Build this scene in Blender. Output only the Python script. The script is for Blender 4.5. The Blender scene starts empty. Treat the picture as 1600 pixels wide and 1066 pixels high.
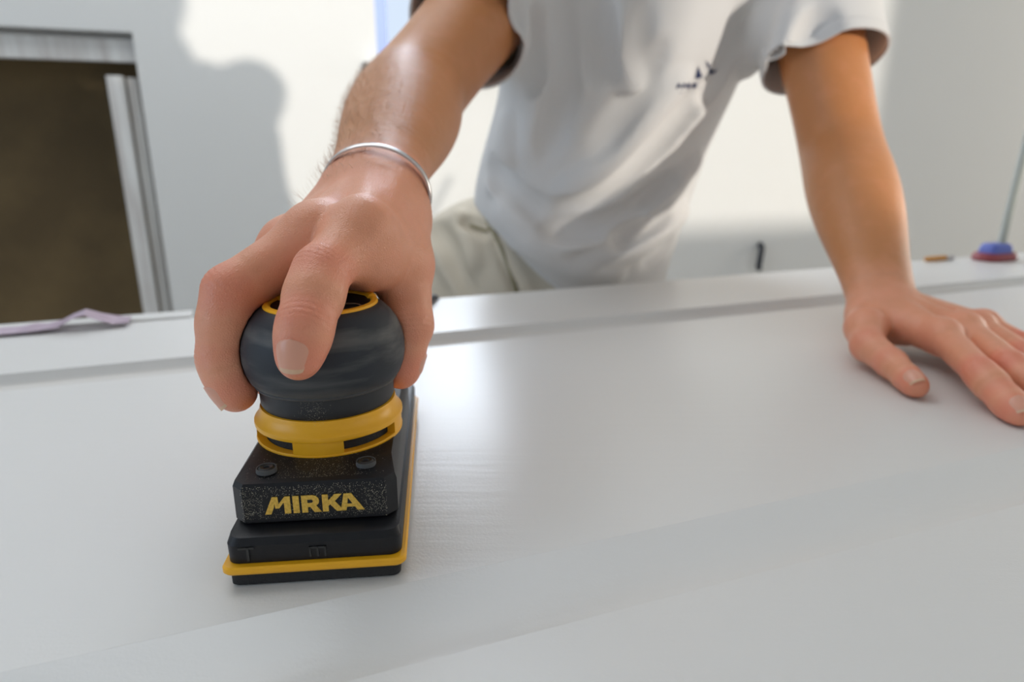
import bpy, bmesh, math, random
import numpy as np
from mathutils import Vector, Matrix
from mathutils.bvhtree import BVHTree

random.seed(4); np.random.seed(4)
S = bpy.context.scene
COL = S.collection

# ------------------------------------------------------------------ camera
DOOR_Z = 0.78                 # height of the door's upper face above the floor
CAM_H = 0.175                 # camera above that face
F_PX = 1044.0
TILT = math.radians(16.4)
cam = bpy.data.cameras.new('camera'); cam_ob = bpy.data.objects.new('camera', cam); COL.objects.link(cam_ob)
cam_ob.location = (0, 0, DOOR_Z + CAM_H)
cam_ob.rotation_euler = (math.pi/2 - TILT, 0, 0)
cam.sensor_width = 36.0; cam.lens = 36.0*F_PX/1600.0
cam.clip_start = 0.01
cam.dof.use_dof = True; cam.dof.focus_distance = 0.285; cam.dof.aperture_fstop = 7.0
S.camera = cam_ob
S.view_settings.view_transform = 'Standard'; S.view_settings.look = 'None'
S.view_settings.gamma = 1.0; S.view_settings.use_curve_mapping = False
S.view_settings.exposure = -1.02

# ------------------------------------------------------------------ frame of the room: u along the door and the walls, v across
TH = math.radians(20.3)
U = np.array([math.cos(TH), math.sin(TH), 0.0]); V = np.array([-math.sin(TH), math.cos(TH), 0.0])
def uv(u, v, z): p = U*u + V*v; return (p[0], p[1], z)
WB, WF, WL, WR, HC = 2.0, -2.0, -2.6, 5.3, 2.5     # back / front / left / right wall, ceiling

# ------------------------------------------------------------------ world, sun, window light, added overhead fill
w = bpy.data.worlds.new('sky'); S.world = w; w.use_nodes = True
bg = w.node_tree.nodes['Background']; bg.inputs[0].default_value = (0.72, 0.84, 1.0, 1); bg.inputs[1].default_value = 2.0

def light_obj(name, data, loc, direction):
    o = bpy.data.objects.new(name, data); COL.objects.link(o); o.location = loc
    o.rotation_euler = Vector(direction).to_track_quat('-Z', 'Y').to_euler(); return o
ALPHA = math.radians(28); EL = math.radians(6.5)
sd = -U*math.sin(ALPHA) + V*math.cos(ALPHA)
sun = bpy.data.lights.new('sun', 'SUN'); sun.energy = 4.5; sun.angle = math.radians(1.5); sun.color = (1.0, 0.93, 0.83)
light_obj('sun', sun, uv(3, -4, 3), (sd[0]*math.cos(EL), sd[1]*math.cos(EL), -math.sin(EL)))
RU0, RU1, RV0, RV1 = -1.2, 0.6, 0.75, 1.75      # unseen ceiling opening, added to let in light from above
def area_light(name, loc, d, sx, sy, e, col):
    l = bpy.data.lights.new(name, 'AREA'); l.shape = 'RECTANGLE'; l.size = sx; l.size_y = sy; l.energy = e; l.color = col
    return light_obj(name, l, loc, d)
area_light('daylight_back_window', uv(0.46, WB+0.16, 1.80), tuple(-V), 0.95, 1.0, 56, (0.80, 0.89, 1.0))
area_light('daylight_front_window', uv(3.1, WF-0.05, 1.74), tuple(V), 2.3, 1.1, 11, (1.0, 0.95, 0.88))
area_light('daylight_left_window', uv(WL-0.05, 0.1, 1.5), tuple(U), 1.6, 1.3, 26, (0.58, 0.77, 1.0))
area_light('daylight_right_window', uv(WR+0.05, 1.05, 1.5), tuple(-U), 1.2, 1.4, 64, (1.0, 0.90, 0.76))

area_light('overhead_fill', uv((RU0+RU1)/2, (RV0+RV1)/2, HC+0.10), (0, 0, -1), 1.7, 0.95, 22, (1.0, 0.985, 0.955)).rotation_euler = (0, 0, TH)  # added overhead fill, brightens the door top, hand and shoulders

# ------------------------------------------------------------------ materials
def mat(name, color, rough=0.5, metal=0.0, spec=0.5):
    m = bpy.data.materials.new(name); m.use_nodes = True
    b = m.node_tree.nodes['Principled BSDF']
    b.inputs['Base Color'].default_value = (*color, 1); b.inputs['Roughness'].default_value = rough
    b.inputs['Metallic'].default_value = metal; b.inputs['Specular IOR Level'].default_value = spec
    return m
def nodes(m): return m.node_tree.nodes, m.node_tree.links, m.node_tree.nodes['Principled BSDF']
def noise_bump(m, scale, strength, dist=0.001, detail=4, coord='Object', stretch=None):
    n, l, b = nodes(m)
    tc = n.new('ShaderNodeTexCoord'); nz = n.new('ShaderNodeTexNoise'); bp = n.new('ShaderNodeBump')
    nz.inputs['Scale'].default_value = scale; nz.inputs['Detail'].default_value = detail
    bp.inputs['Strength'].default_value = strength; bp.inputs['Distance'].default_value = dist
    src = tc.outputs[coord]
    if stretch:
        mp = n.new('ShaderNodeMapping'); mp.inputs['Scale'].default_value = stretch; l.new(src, mp.inputs[0]); src = mp.outputs[0]
    l.new(src, nz.inputs['Vector']); l.new(nz.outputs['Fac'], bp.inputs['Height'])
    if b.inputs['Normal'].is_linked: l.new(b.inputs['Normal'].links[0].from_socket, bp.inputs['Normal'])
    l.new(bp.outputs[0], b.inputs['Normal']); return nz
def noise_color(m, scale, c1, c2, lo=0.35, hi=0.65, detail=5, stretch=None):
    n, l, b = nodes(m)
    tc = n.new('ShaderNodeTexCoord'); nz = n.new('ShaderNodeTexNoise'); rp = n.new('ShaderNodeValToRGB')
    nz.inputs['Scale'].default_value = scale; nz.inputs['Detail'].default_value = detail
    rp.color_ramp.elements[0].position = lo; rp.color_ramp.elements[1].position = hi
    rp.color_ramp.elements[0].color = (*c1, 1); rp.color_ramp.elements[1].color = (*c2, 1)
    src = tc.outputs['Object']
    if stretch:
        mp = n.new('ShaderNodeMapping'); mp.inputs['Scale'].default_value = stretch; l.new(src, mp.inputs[0]); src = mp.outputs[0]
    l.new(src, nz.inputs['Vector']); l.new(nz.outputs['Fac'], rp.inputs[0]); l.new(rp.outputs[0], b.inputs['Base Color'])

M = {}
M['wall'] = mat('plaster', (0.80, 0.80, 0.78), 0.9, spec=0.2); noise_bump(M['wall'], 60, 0.15, 0.002)
M['ceiling'] = mat('ceiling_paint', (0.82, 0.82, 0.80), 0.9, spec=0.2); noise_bump(M['ceiling'], 60, 0.1, 0.002)
M['floor'] = mat('floor_screed', (0.42, 0.40, 0.37), 0.8); noise_color(M['floor'], 6, (0.36, 0.34, 0.31), (0.50, 0.48, 0.45))
M['door'] = mat('white_satin_paint', (0.78, 0.765, 0.735), 0.32, spec=0.5)
noise_bump(M['door'], 700, 0.12, 0.0006, 3); noise_bump(M['door'], 45, 0.10, 0.002, 3, stretch=(0.3, 3, 1))
M['pvc'] = mat('window_frame_white', (0.80, 0.81, 0.82), 0.35)
M['sky_blue'] = mat('frame_sky_blue', (0.36, 0.46, 0.85), 0.4)  # white frame; the blue of skylight on it is put into the colour
M['glass'] = mat('window_glass', (1, 1, 1), 0.0); nodes(M['glass'])[2].inputs['Transmission Weight'].default_value = 1.0
nodes(M['glass'])[2].inputs['IOR'].default_value = 1.02
M['board'] = mat('brown_hardboard', (0.085, 0.055, 0.022), 0.75); noise_color(M['board'], 5, (0.10, 0.064, 0.024), (0.16, 0.105, 0.042))
M['dark'] = mat('dark_gap', (0.02, 0.016, 0.012), 0.9)
M['whitewood'] = mat('whitewashed_timber', (0.62, 0.60, 0.57), 0.7); noise_color(M['whitewood'], 7, (0.62, 0.58, 0.55), (0.84, 0.83, 0.80), stretch=(6, 6, 0.6))
M['timber'] = mat('raw_timber', (0.52, 0.36, 0.20), 0.7); noise_color(M['timber'], 9, (0.42, 0.27, 0.14), (0.60, 0.43, 0.26), stretch=(1, 8, 8))
M['black'] = mat('black_plastic', (0.010, 0.010, 0.012), 0.40, spec=0.32); noise_bump(M['black'], 900, 0.15, 0.0004)
M['rubber'] = mat('dusty_grey_rubber', (0.03, 0.033, 0.038), 0.55, spec=0.35)
M['rubber_dark'] = mat('dark_rubber', (0.018, 0.019, 0.022), 0.5)
M['yellow'] = mat('yellow_plastic', (0.95, 0.46, 0.012), 0.36); noise_bump(M['yellow'], 600, 0.06, 0.0004)
M['lip'] = mat('worn_rubber_edge', (0.085, 0.085, 0.085), 0.6)
M['pad'] = mat('black_foam', (0.02, 0.02, 0.021), 0.8); noise_bump(M['pad'], 900, 0.5, 0.001)
M['steel'] = mat('brushed_steel', (0.62, 0.62, 0.63), 0.28, 1.0)
M['screw'] = mat('blackened_steel', (0.06, 0.06, 0.06), 0.4, 0.8)
M['cable'] = mat('black_cable', (0.02, 0.024, 0.035), 0.45)
M['dust'] = mat('sanding_dust', (0.75, 0.68, 0.52), 0.9)
M['logo'] = mat('gold_lettering', (0.62, 0.36, 0.035), 0.55); noise_color(M['logo'], 900, (0.66, 0.38, 0.05), (0.88, 0.56, 0.09))
M['icon'] = mat('bronze_print', (0.25, 0.17, 0.10), 0.5)
M['shirt'] = mat('white_cotton', (0.73, 0.715, 0.70), 0.9, spec=0.15); noise_bump(M['shirt'], 1400, 0.25, 0.0006, 2)
nodes(M['shirt'])[2].inputs['Sheen Weight'].default_value = 0.15
M['trousers'] = mat('cream_canvas', (0.62, 0.55, 0.44), 0.9, spec=0.15); noise_bump(M['trousers'], 900, 0.3, 0.0008, 2)
M['seam'] = mat('khaki_trim', (0.30, 0.26, 0.16), 0.85)
M['seam_grey'] = mat('grey_thread', (0.42, 0.42, 0.44), 0.8)
M['navy'] = mat('navy_print', (0.018, 0.03, 0.10), 0.7)
M['nail'] = mat('fingernail', (0.80, 0.39, 0.27), 0.30)
nodes(M['nail'])[2].inputs['Subsurface Weight'].default_value = 0.15; nodes(M['nail'])[2].inputs['Subsurface Radius'].default_value = (0.004, 0.002, 0.001)
M['nail_edge'] = mat('nail_edge', (0.78, 0.50, 0.32), 0.5)
M['hair'] = mat('brown_hair', (0.10, 0.06, 0.035), 0.5)
M['armhair'] = mat('fair_arm_hair', (0.50, 0.38, 0.28), 0.4)
M['shoe'] = mat('work_shoe', (0.05, 0.045, 0.04), 0.6)
M['eye'] = mat('eye_white', (0.8, 0.78, 0.75), 0.2)
M['pink'] = mat('lilac_paper', (0.50, 0.40, 0.47), 0.8)
M['red'] = mat('dark_red_plastic', (0.30, 0.06, 0.07), 0.5)
M['blue'] = mat('blue_plastic', (0.10, 0.14, 0.48), 0.45)
M['greyrod'] = mat('grey_rod', (0.32, 0.34, 0.31), 0.5)
M['orange'] = mat('orange_handle', (0.65, 0.30, 0.07), 0.5)

# dusty smears on the rubber grip
def dusty(m, base, dust, scale, stretch, lo, hi):
    noise_color(m, scale, base, dust, lo, hi, 6, stretch)
dusty(M['rubber'], (0.026, 0.030, 0.037), (0.20, 0.195, 0.18), 24, (0.35, 1, 3.4), 0.47, 0.80)
noise_bump(M['rubber'], 1500, 0.12, 0.0003)

def skin_material():
    m = mat('skin', (0.55, 0.30, 0.20), 0.37); n, l, b = nodes(m)
    at = n.new('ShaderNodeAttribute'); at.attribute_name = 'tint'
    tc = n.new('ShaderNodeTexCoord')
    nz = n.new('ShaderNodeTexNoise'); nz.inputs['Scale'].default_value = 55; nz.inputs['Detail'].default_value = 6
    l.new(tc.outputs['Object'], nz.inputs['Vector'])
    mr = n.new('ShaderNodeMapRange'); mr.inputs['From Min'].default_value = 0.3; mr.inputs['From Max'].default_value = 0.7
    mr.inputs['To Min'].default_value = -0.07; mr.inputs['To Max'].default_value = 0.07
    l.new(nz.outputs['Fac'], mr.inputs[0])
    ad = n.new('ShaderNodeMath'); ad.operation = 'ADD'; l.new(at.outputs['Fac'], ad.inputs[0]); l.new(mr.outputs[0], ad.inputs[1])
    rp = n.new('ShaderNodeValToRGB'); e = rp.color_ramp.elements
    e[0].position = 0.0; e[0].color = (0.60, 0.240, 0.085, 1); e[1].position = 1.0; e[1].color = (0.82, 0.195, 0.125, 1)
    mid = e.new(0.45); mid.color = (0.86, 0.365, 0.215, 1)
    l.new(ad.outputs[0], rp.inputs[0]); l.new(rp.outputs[0], b.inputs['Base Color'])
    b.inputs['Subsurface Weight'].default_value = 0.12
    b.inputs['Subsurface Radius'].default_value = (0.008, 0.003, 0.0015); b.inputs['Subsurface Scale'].default_value = 0.6
    # pores and creases
    vo = n.new('ShaderNodeTexVoronoi'); vo.feature = 'DISTANCE_TO_EDGE'; vo.inputs['Scale'].default_value = 850
    l.new(tc.outputs['Object'], vo.inputs['Vector'])
    b1 = n.new('ShaderNodeBump'); b1.inputs['Strength'].default_value = 0.55; b1.inputs['Distance'].default_value = 0.0005
    l.new(vo.outputs['Distance'], b1.inputs['Height'])
    n2 = n.new('ShaderNodeTexNoise'); n2.inputs['Scale'].default_value = 140; n2.inputs['Detail'].default_value = 5
    l.new(tc.outputs['Object'], n2.inputs['Vector'])
    b2 = n.new('ShaderNodeBump'); b2.inputs['Strength'].default_value = 0.30; b2.inputs['Distance'].default_value = 0.0012
    l.new(n2.outputs['Fac'], b2.inputs['Height']); l.new(b1.outputs[0], b2.inputs['Normal']); l.new(b2.outputs[0], b.inputs['Normal'])
    return m
M['skin'] = skin_material()

# ------------------------------------------------------------------ object helpers
def link(o, parent=None):
    COL.objects.link(o)
    if parent is not None: o.parent = parent
    return o
def empty(name, loc=(0, 0, 0), rz=0.0):
    o = bpy.data.objects.new(name, None); link(o); o.location = loc; o.rotation_euler = (0, 0, rz); o.empty_display_size = 0.05; return o
def tag(o, label, cat, group=None):
    o['label'] = label; o['category'] = cat
    if group: o['group'] = group
    return o
def structure(o): o['kind'] = 'structure'; return o
def mesh_obj(name, verts, faces, m, parent=None, smooth=False):
    me = bpy.data.meshes.new(name); me.from_pydata([tuple(map(float, v)) for v in verts], [], faces); me.update()
    me.materials.append(m)
    if smooth: me.polygons.foreach_set('use_smooth', [True]*len(me.polygons))
    return link(bpy.data.objects.new(name, me), parent)
def bm_obj(name, bm, m, parent=None, smooth=None):
    bmesh.ops.recalc_face_normals(bm, faces=bm.faces)
    me = bpy.data.meshes.new(name); bm.to_mesh(me); bm.free(); me.materials.append(m)
    o = link(bpy.data.objects.new(name, me), parent)
    if smooth is not None:
        me.polygons.foreach_set('use_smooth', [True]*len(me.polygons))
        me.set_sharp_from_angle(angle=math.radians(smooth))
    return o
def bm_box(bm, x0, x1, y0, y1, z0, z1, fn=None, bevel=0.0):
    vs = [bm.verts.new(c) for c in ((x0,y0,z0),(x1,y0,z0),(x1,y1,z0),(x0,y1,z0),(x0,y0,z1),(x1,y0,z1),(x1,y1,z1),(x0,y1,z1))]
    fs = [bm.faces.new([vs[i] for i in q]) for q in ((3,2,1,0),(4,5,6,7),(0,1,5,4),(1,2,6,5),(2,3,7,6),(3,0,4,7))]
    if bevel:
        es = list({e for f in fs for e in f.edges})
        r = bmesh.ops.bevel(bm, geom=es, offset=bevel, segments=2, affect='EDGES', profile=0.6)
        vs = list({v for v in vs if v.is_valid} | set(r['verts']))
    if fn:
        for v in vs: v.co = fn(v.co)
    return vs
def to_uv(c): return Vector(uv(c[0], c[1], c[2]))
def uv_box(name, u0, u1, v0, v1, z0, z1, m, parent=None, bevel=0.0):
    bm = bmesh.new(); bm_box(bm, u0, u1, v0, v1, z0, z1, None, bevel)
    for v in bm.verts: v.co = to_uv(v.co)
    return bm_obj(name, bm, m, parent)
def bm_lathe(bm, prof, n=64, cx=0.0, cy=0.0, a0=0.0, a1=2*math.pi):
    full = abs(a1-a0-2*math.pi) < 1e-6
    cols = n if full else n+1; rows = []
    for r, z in prof:
        rows.append([bm.verts.new((cx+r*math.cos(a0+(a1-a0)*k/n), cy+r*math.sin(a0+(a1-a0)*k/n), z)) for k in range(cols)])
    for i in range(len(rows)-1):
        for k in range(n):
            k2 = (k+1) % cols if full else k+1
            bm.faces.new((rows[i][k], rows[i][k2], rows[i+1][k2], rows[i+1][k]))
    return rows
def bm_tube(bm, pts, r, n=10, caps=True):
    pts = [Vector(p) for p in pts]; rs = r if isinstance(r, (list, tuple)) else [r]*len(pts); rows = []; ref = None
    for i, p in enumerate(pts):
        d = (pts[min(i+1, len(pts)-1)]-pts[max(i-1, 0)]).normalized()
        if ref is None: ref = d.orthogonal().normalized()
        ref = (ref-d*ref.dot(d)).normalized(); b = d.cross(ref)
        rows.append([bm.verts.new(p+(ref*math.cos(2*math.pi*k/n)+b*math.sin(2*math.pi*k/n))*rs[i]) for k in range(n)])
    for i in range(len(rows)-1):
        for k in range(n): bm.faces.new((rows[i][k], rows[i][(k+1)%n], rows[i+1][(k+1)%n], rows[i+1][k]))
    if caps: bm.faces.new(rows[0][::-1]); bm.faces.new(rows[-1])
def spline(pts, n=8):
    pts = [Vector(p) for p in pts]; out = []
    for i in range(len(pts)-1):
        p0, p1, p2, p3 = pts[max(i-1, 0)], pts[i], pts[i+1], pts[min(i+2, len(pts)-1)]
        for k in range(n):
            t = k/n
            out.append(0.5*((2*p1)+(p2-p0)*t+(2*p0-5*p1+4*p2-p3)*t*t+(3*p1-p0-3*p2+p3)*t**3))
    out.append(pts[-1]); return out

# pixel of the photograph -> point (world) at height z above the door, or at camera depth s
def ray(px, py):
    a = (px-800)/F_PX; b = (py-533)/F_PX
    return np.array([a, math.cos(TILT)-b*math.sin(TILT), -math.sin(TILT)-b*math.cos(TILT)])
def PS(px, py, s): r = ray(px, py)*s; return np.array([r[0], r[1], r[2]+CAM_H+DOOR_Z])
def PZ(px, py, z): r = ray(px, py); return PS(px, py, (z-CAM_H)/r[2])
def W3(x, y, z): return np.array([x, y, z+DOOR_Z])

# ------------------------------------------------------------------ the room
def wall(name, along, at, lo, hi, holes, thick, m, outward):
    """wall in the u (along='u', at v) or v direction with rectangular holes (lo, hi, z0, z1)"""
    bm = bmesh.new()
    xs = sorted({lo, hi, *[h for q in holes for h in q[:2]]}); zs = sorted({0.0, HC, *[h for q in holes for h in q[2:]]})
    for i in range(len(xs)-1):
        for k in range(len(zs)-1):
            cx, cz = (xs[i]+xs[i+1])/2, (zs[k]+zs[k+1])/2
            if any(q[0] < cx < q[1] and q[2] < cz < q[3] for q in holes): continue
            t0, t1 = sorted((at, at+outward*thick))
            if along == 'u': bm_box(bm, xs[i], xs[i+1], t0, t1, zs[k], zs[k+1])
            else: bm_box(bm, t0, t1, xs[i], xs[i+1], zs[k], zs[k+1])
    bmesh.ops.remove_doubles(bm, verts=bm.verts, dist=1e-5)
    seen = {}
    for f in list(bm.faces):                              # drop the inner double faces
        key = tuple(sorted(v.index for v in f.verts)) if False else tuple(sorted((round(v.co.x,4), round(v.co.y,4), round(v.co.z,4)) for v in f.verts))
        seen.setdefault(key, []).append(f)
    kill = [f for fs in seen.values() if len(fs) > 1 for f in fs]
    bmesh.ops.delete(bm, geom=kill, context='FACES')
    for v in bm.verts: v.co = to_uv(v.co)
    return structure(bm_obj(name, bm, m))
def wall_px(px, py, v):      # point where a pixel's ray meets the plane at v
    r = ray(px, py); s = v/(r @ V); p = r*s; return float(p @ U), float(p[2]+CAM_H+DOOR_Z)
HU1, HZ1 = wall_px(206, 50, WB)            # right upper corner of the boarded-up opening
HU0 = HU1-0.95
WU0, _ = wall_px(588, 60, WB); _, WZ0 = wall_px(640, 99, WB)
WU1, WZ1 = WU0+0.95, 2.25
structure(uv_box('floor', WL, WR, WF, WB, -0.06, 0.0, M['floor']))
bm = bmesh.new()
for a0, a1, b0, b1 in ((WL, RU0, WF, WB), (RU1, WR, WF, WB), (RU0, RU1, WF, RV0), (RU0, RU1, RV1, WB)): bm_box(bm, a0, a1, b0, b1, HC, HC+0.06)
for v in bm.verts: v.co = to_uv(v.co)
structure(bm_obj('ceiling', bm, M['ceiling']))
wall('wall_back', 'u', WB, WL-0.2, WR+0.2, [(HU0, HU1, 0.0, HZ1), (WU0, WU1, WZ0, WZ1)], 0.2, M['wall'], 1)
wall('wall_front', 'u', WF, WL-0.2, WR+0.2, [(1.87, 4.42, 1.15, 2.34)], 0.2, M['wall'], -1)
wall('wall_left', 'v', WL, WF, WB, [(-0.75, 0.95, 0.85, 2.2)], 0.2, M['wall'], -1)
wall('wall_right', 'v', WR, WF, WB, [(0.4, 1.7, 0.8, 2.25)], 0.2, M['wall'], 1)

def window(name, along, at, a0, a1, z0, z1, outward, fm='pvc'):
    root = structure(empty(name, uv(0, 0, 0)))
    root.location = (0, 0, 0)
    t = at+outward*0.10
    def bar(nm, x0, x1, y0, y1, mm, d0, d1):
        lo, hi = sorted((t+outward*d0, t+outward*d1))
        if along == 'u': return uv_box(nm, x0, x1, lo, hi, y0, y1, mm, root)
        return uv_box(nm, lo, hi, x0, x1, y0, y1, mm, root)
    f = 0.045
    bar('frame_rail', a0, a1, z0, z0+f, M[fm], -0.03, 0.03); bar('frame_rail', a0, a1, z1-f, z1, M[fm], -0.03, 0.03)
    bar('frame_stile', a0, a0+f, z0+f, z1-f, M[fm], -0.03, 0.03); bar('frame_stile', a1-f, a1, z0+f, z1-f, M[fm], -0.03, 0.03)
    return root
window('window_1', 'u', WB, WU0, WU1, WZ0, WZ1, 1, 'sky_blue')
uv_box('window_sill', WU0-0.03, WU1+0.03, WB-0.03, WB+0.07, WZ0-0.022, WZ0, M['pvc'], bpy.data.objects['window_1'])
window('window_2', 'u', WF, 1.87, 4.42, 1.15, 2.34, -1)
window('window_3', 'v', WL, -0.75, 0.95, 0.85, 2.2, -1)
window('window_4', 'v', WR, 0.4, 1.7, 0.8, 2.25, 1)

# the boarded-up opening in the back wall
tag(uv_box('hardboard_sheet', HU0-0.02, HU1+0.02, WB+0.21, WB+0.222, 0.0, HZ1+0.02, M['board']), 'brown hardboard sheet closing the opening in the white wall', 'board')
_, LZ1 = wall_px(100, 57, WB+0.03); _, LZ0 = wall_px(100, 93, WB+0.03)
tag(uv_box('lintel_plank', HU0, HU1-0.004, WB+0.03, WB+0.055, LZ0, LZ1, M['whitewood'], bevel=0.002), 'whitewashed horizontal plank across the top of the boarded opening', 'plank')
JU0, JZ1 = wall_px(166, 118, WB+0.03); JU1, _ = wall_px(212, 118, WB+0.03)
jm = (JU0*0.45+JU1*0.55)
tag(uv_box('jamb_plank', JU0, jm, WB+0.02, WB+0.05, 0.0, JZ1, M['whitewood'], bevel=0.002), 'upright whitewashed plank against the brown hardboard', 'plank')
tag(uv_box('jamb_batten', jm+0.004, HU1-0.012, WB+0.05, WB+0.08, 0.0, JZ1-0.002, M['whitewood'], bevel=0.002), 'narrow upright batten between the plank and the wall edge', 'batten')

# ------------------------------------------------------------------ the door lying flat
door = tag(empty('panelled_door', uv(0.4, 0.4, DOOR_Z-0.04)), 'white painted panelled door lying flat to be sanded', 'door')
DU0, DU1, DV0, DV1 = -0.62, 1.48, 0.048, 0.755
PU0, PU1, PV0, PV1 = -0.47, 1.33, 0.193, 0.610
def dpart(name, u0, u1, v0, v1, z0, z1, bevel=0.0):
    o = uv_box(name, u0, u1, v0, v1, DOOR_Z+z0, DOOR_Z+z1, M['door'], None, bevel)
    o.parent = door; o.matrix_parent_inverse = Matrix.Translation(-Vector(door.location)); return o
dpart('stile', DU0, DU1, DV0, PV0, -0.04, 0.0); dpart('stile', DU0, DU1, PV1, DV1, -0.04, 0.0)
dpart('rail', DU0, PU0, PV0, PV1, -0.04, 0.0); dpart('rail', PU1, DU1, PV0, PV1, -0.04, 0.0)
dpart('panel', PU0+0.0455, PU1-0.0455, PV0+0.0455, PV1-0.0455, -0.03, 0.0, 0.0)
def moulding():                       # ogee frame swept round the panel
    prof = [(0.0, 0.0), (0.0010, -0.0022), (0.0030, -0.0066), (0.006, -0.0096), (0.011, -0.0114), (0.017, -0.0115), (0.023, -0.0102), (0.029, -0.0078),
            (0.035, -0.0050), (0.0405, -0.0022), (0.0440, -0.0006), (0.0456, 0.0), (0.0456, -0.02), (0.0, -0.03)]
    bm = bmesh.new(); rows = []
    for d, z in prof:
        rows.append([bm.verts.new(to_uv((a, b, DOOR_Z+z))) for a, b in ((PU0+d, PV0+d), (PU1-d, PV0+d), (PU1-d, PV1-d), (PU0+d, PV1-d))])
    n = len(rows)
    for i in range(n):
        for k in range(4): bm.faces.new((rows[i][k], rows[i][(k+1)%4], rows[(i+1)%n][(k+1)%4], rows[(i+1)%n][k]))
    o = bm_obj('moulding', bm, M['door'], None, 35); o.parent = door; o.matrix_parent_inverse = Matrix.Translation(-Vector(door.location))
moulding()
for u in (-0.3, 1.15):
    t = tag(empty('trestle', uv(u, 0.4, 0)), 'raw timber trestle under the ' + ('latch' if u > 0 else 'hinge') + ' end of the white door', 'trestle')
    def tb(nm, fn_pts, rr):
        bm = bmesh.new(); a, b = fn_pts; a = Vector(to_uv(a)); b = Vector(to_uv(b)); d = (b-a)
        q = d.to_track_quat('Z', 'X').to_matrix().to_4x4(); Lg = d.length
        bm_box(bm, -rr[0], rr[0], -rr[1], rr[1], 0, Lg)
        for v in bm.verts: v.co = a+q @ v.co
        o = bm_obj(nm, bm, M['timber']); o.parent = t; o.matrix_parent_inverse = Matrix.Translation(-Vector(t.location))
    top = DOOR_Z-0.0405
    uvb = uv_box('beam', u-0.03, u+0.03, 0.0, 0.84, top-0.07, top, M['timber']); uvb.parent = t; uvb.matrix_parent_inverse = Matrix.Translation(-Vector(t.location))
    for vv in (0.08, 0.74):
        for s in (-1, 1): tb('leg', ((u+s*0.045, vv, top-0.005), (u+s*0.20, vv, 0.0)), (0.02, 0.032))
    for s in (-1, 1): tb('brace', ((u+s*0.135, 0.08, 0.30), (u+s*0.135, 0.74, 0.30)), (0.025, 0.012))

# ------------------------------------------------------------------ orbital sander
SX, SY, SYAW = -0.0812, 0.2382, 0.1066
sander = tag(empty('orbital_sander', (SX, SY, DOOR_Z), SYAW), 'black and yellow orbital sander gripped by the man on the white door', 'sander')
def rrect(hw, y0, y1, r, n=6):
    pts = []
    for cx, cy, a in ((hw-r, y0+r, -90), (hw-r, y1-r, 0), (-hw+r, y1-r, 90), (-hw+r, y0+r, 180)):
        for k in range(n+1):
            t = math.radians(a+90*k/n); pts.append((cx+r*math.cos(t), cy+r*math.sin(t)))
    return pts
def loft(name, secs, m, parent, smooth=30):
    bm = bmesh.new(); rows = [[bm.verts.new((x, y, z(x, y) if callable(z) else z)) for x, y in ring] for ring, z in secs]
    n = len(rows[0])
    for i in range(len(rows)-1):
        for k in range(n): bm.faces.new((rows[i][k], rows[i][(k+1)%n], rows[i+1][(k+1)%n], rows[i+1][k]))
    bm.faces.new(rows[0][::-1]); bm.faces.new(rows[-1])
    return bm_obj(name, bm, m, parent, smooth)
PL = 0.186
loft('foam_pad', [(rrect(0.0340, 0.001, PL, 0.003), 0.0006), (rrect(0.0345, 0.0005, PL, 0.003), 0.0012), (rrect(0.0345, 0.0005, PL, 0.003), 0.0066)], M['pad'], sander)
loft('abrasive_sheet', [(rrect(0.0365, -0.0012, PL+0.001, 0.004), 0.0068), (rrect(0.0372, -0.0018, PL+0.0015, 0.004), 0.0078), (rrect(0.0372, -0.0018, PL+0.0015, 0.004), 0.0096), (rrect(0.0366, -0.0012, PL+0.001, 0.004), 0.0104)], M['yellow'], sander)
pb = loft('pad_holder', [(rrect(0.0352, 0.0012, PL-0.001, 0.005), 0.0106), (rrect(0.0354, 0.0012, PL-0.001, 0.005), 0.0185), (rrect(0.0346, 0.0030, PL-0.003, 0.006), 0.0212), (rrect(0.0325, 0.0060, PL-0.006, 0.006), 0.0222)], M['black'], sander)
# raised marks moulded in the front of the pad holder
for x0, x1, z0, z1 in ((-0.0268, -0.0258, 0.0118, 0.0180), (-0.0300, -0.0238, 0.0172, 0.0180), (-0.0020, -0.0012, 0.0122, 0.0168), (0.0010, 0.0018, 0.0122, 0.0168), (0.0040, 0.0048, 0.0122, 0.0168), (-0.0020, 0.0048, 0.0160, 0.0168)):
    bm = bmesh.new(); bm_box(bm, x0, x1, 0.0006, 0.0016, z0, z1); bm_obj('moulded_mark', bm, M['screw'], pb)
BF, BB, BHW = 0.0105, 0.138, 0.0338
def chamf(hw, y0, y1, c):
    return [(hw-c, y0), (hw, y0+c), (hw, y1-c), (hw-c, y1), (-hw+c, y1), (-hw, y1-c), (-hw, y0+c), (-hw+c, y0)]
shroud = loft('shroud', [(chamf(BHW-0.001, BF+0.001, BB, 0.005), 0.0228), (chamf(BHW, BF-0.0002, BB, 0.005), 0.0236), (chamf(BHW, BF+0.0004, BB, 0.0046), 0.0385),
      (chamf(BHW-0.0008, BF+0.0016, BB-0.001, 0.0044), 0.0406), (chamf(BHW-0.0030, BF+0.016, BB-0.004, 0.004), 0.0432)], M['black'], sander, 25)
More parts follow.
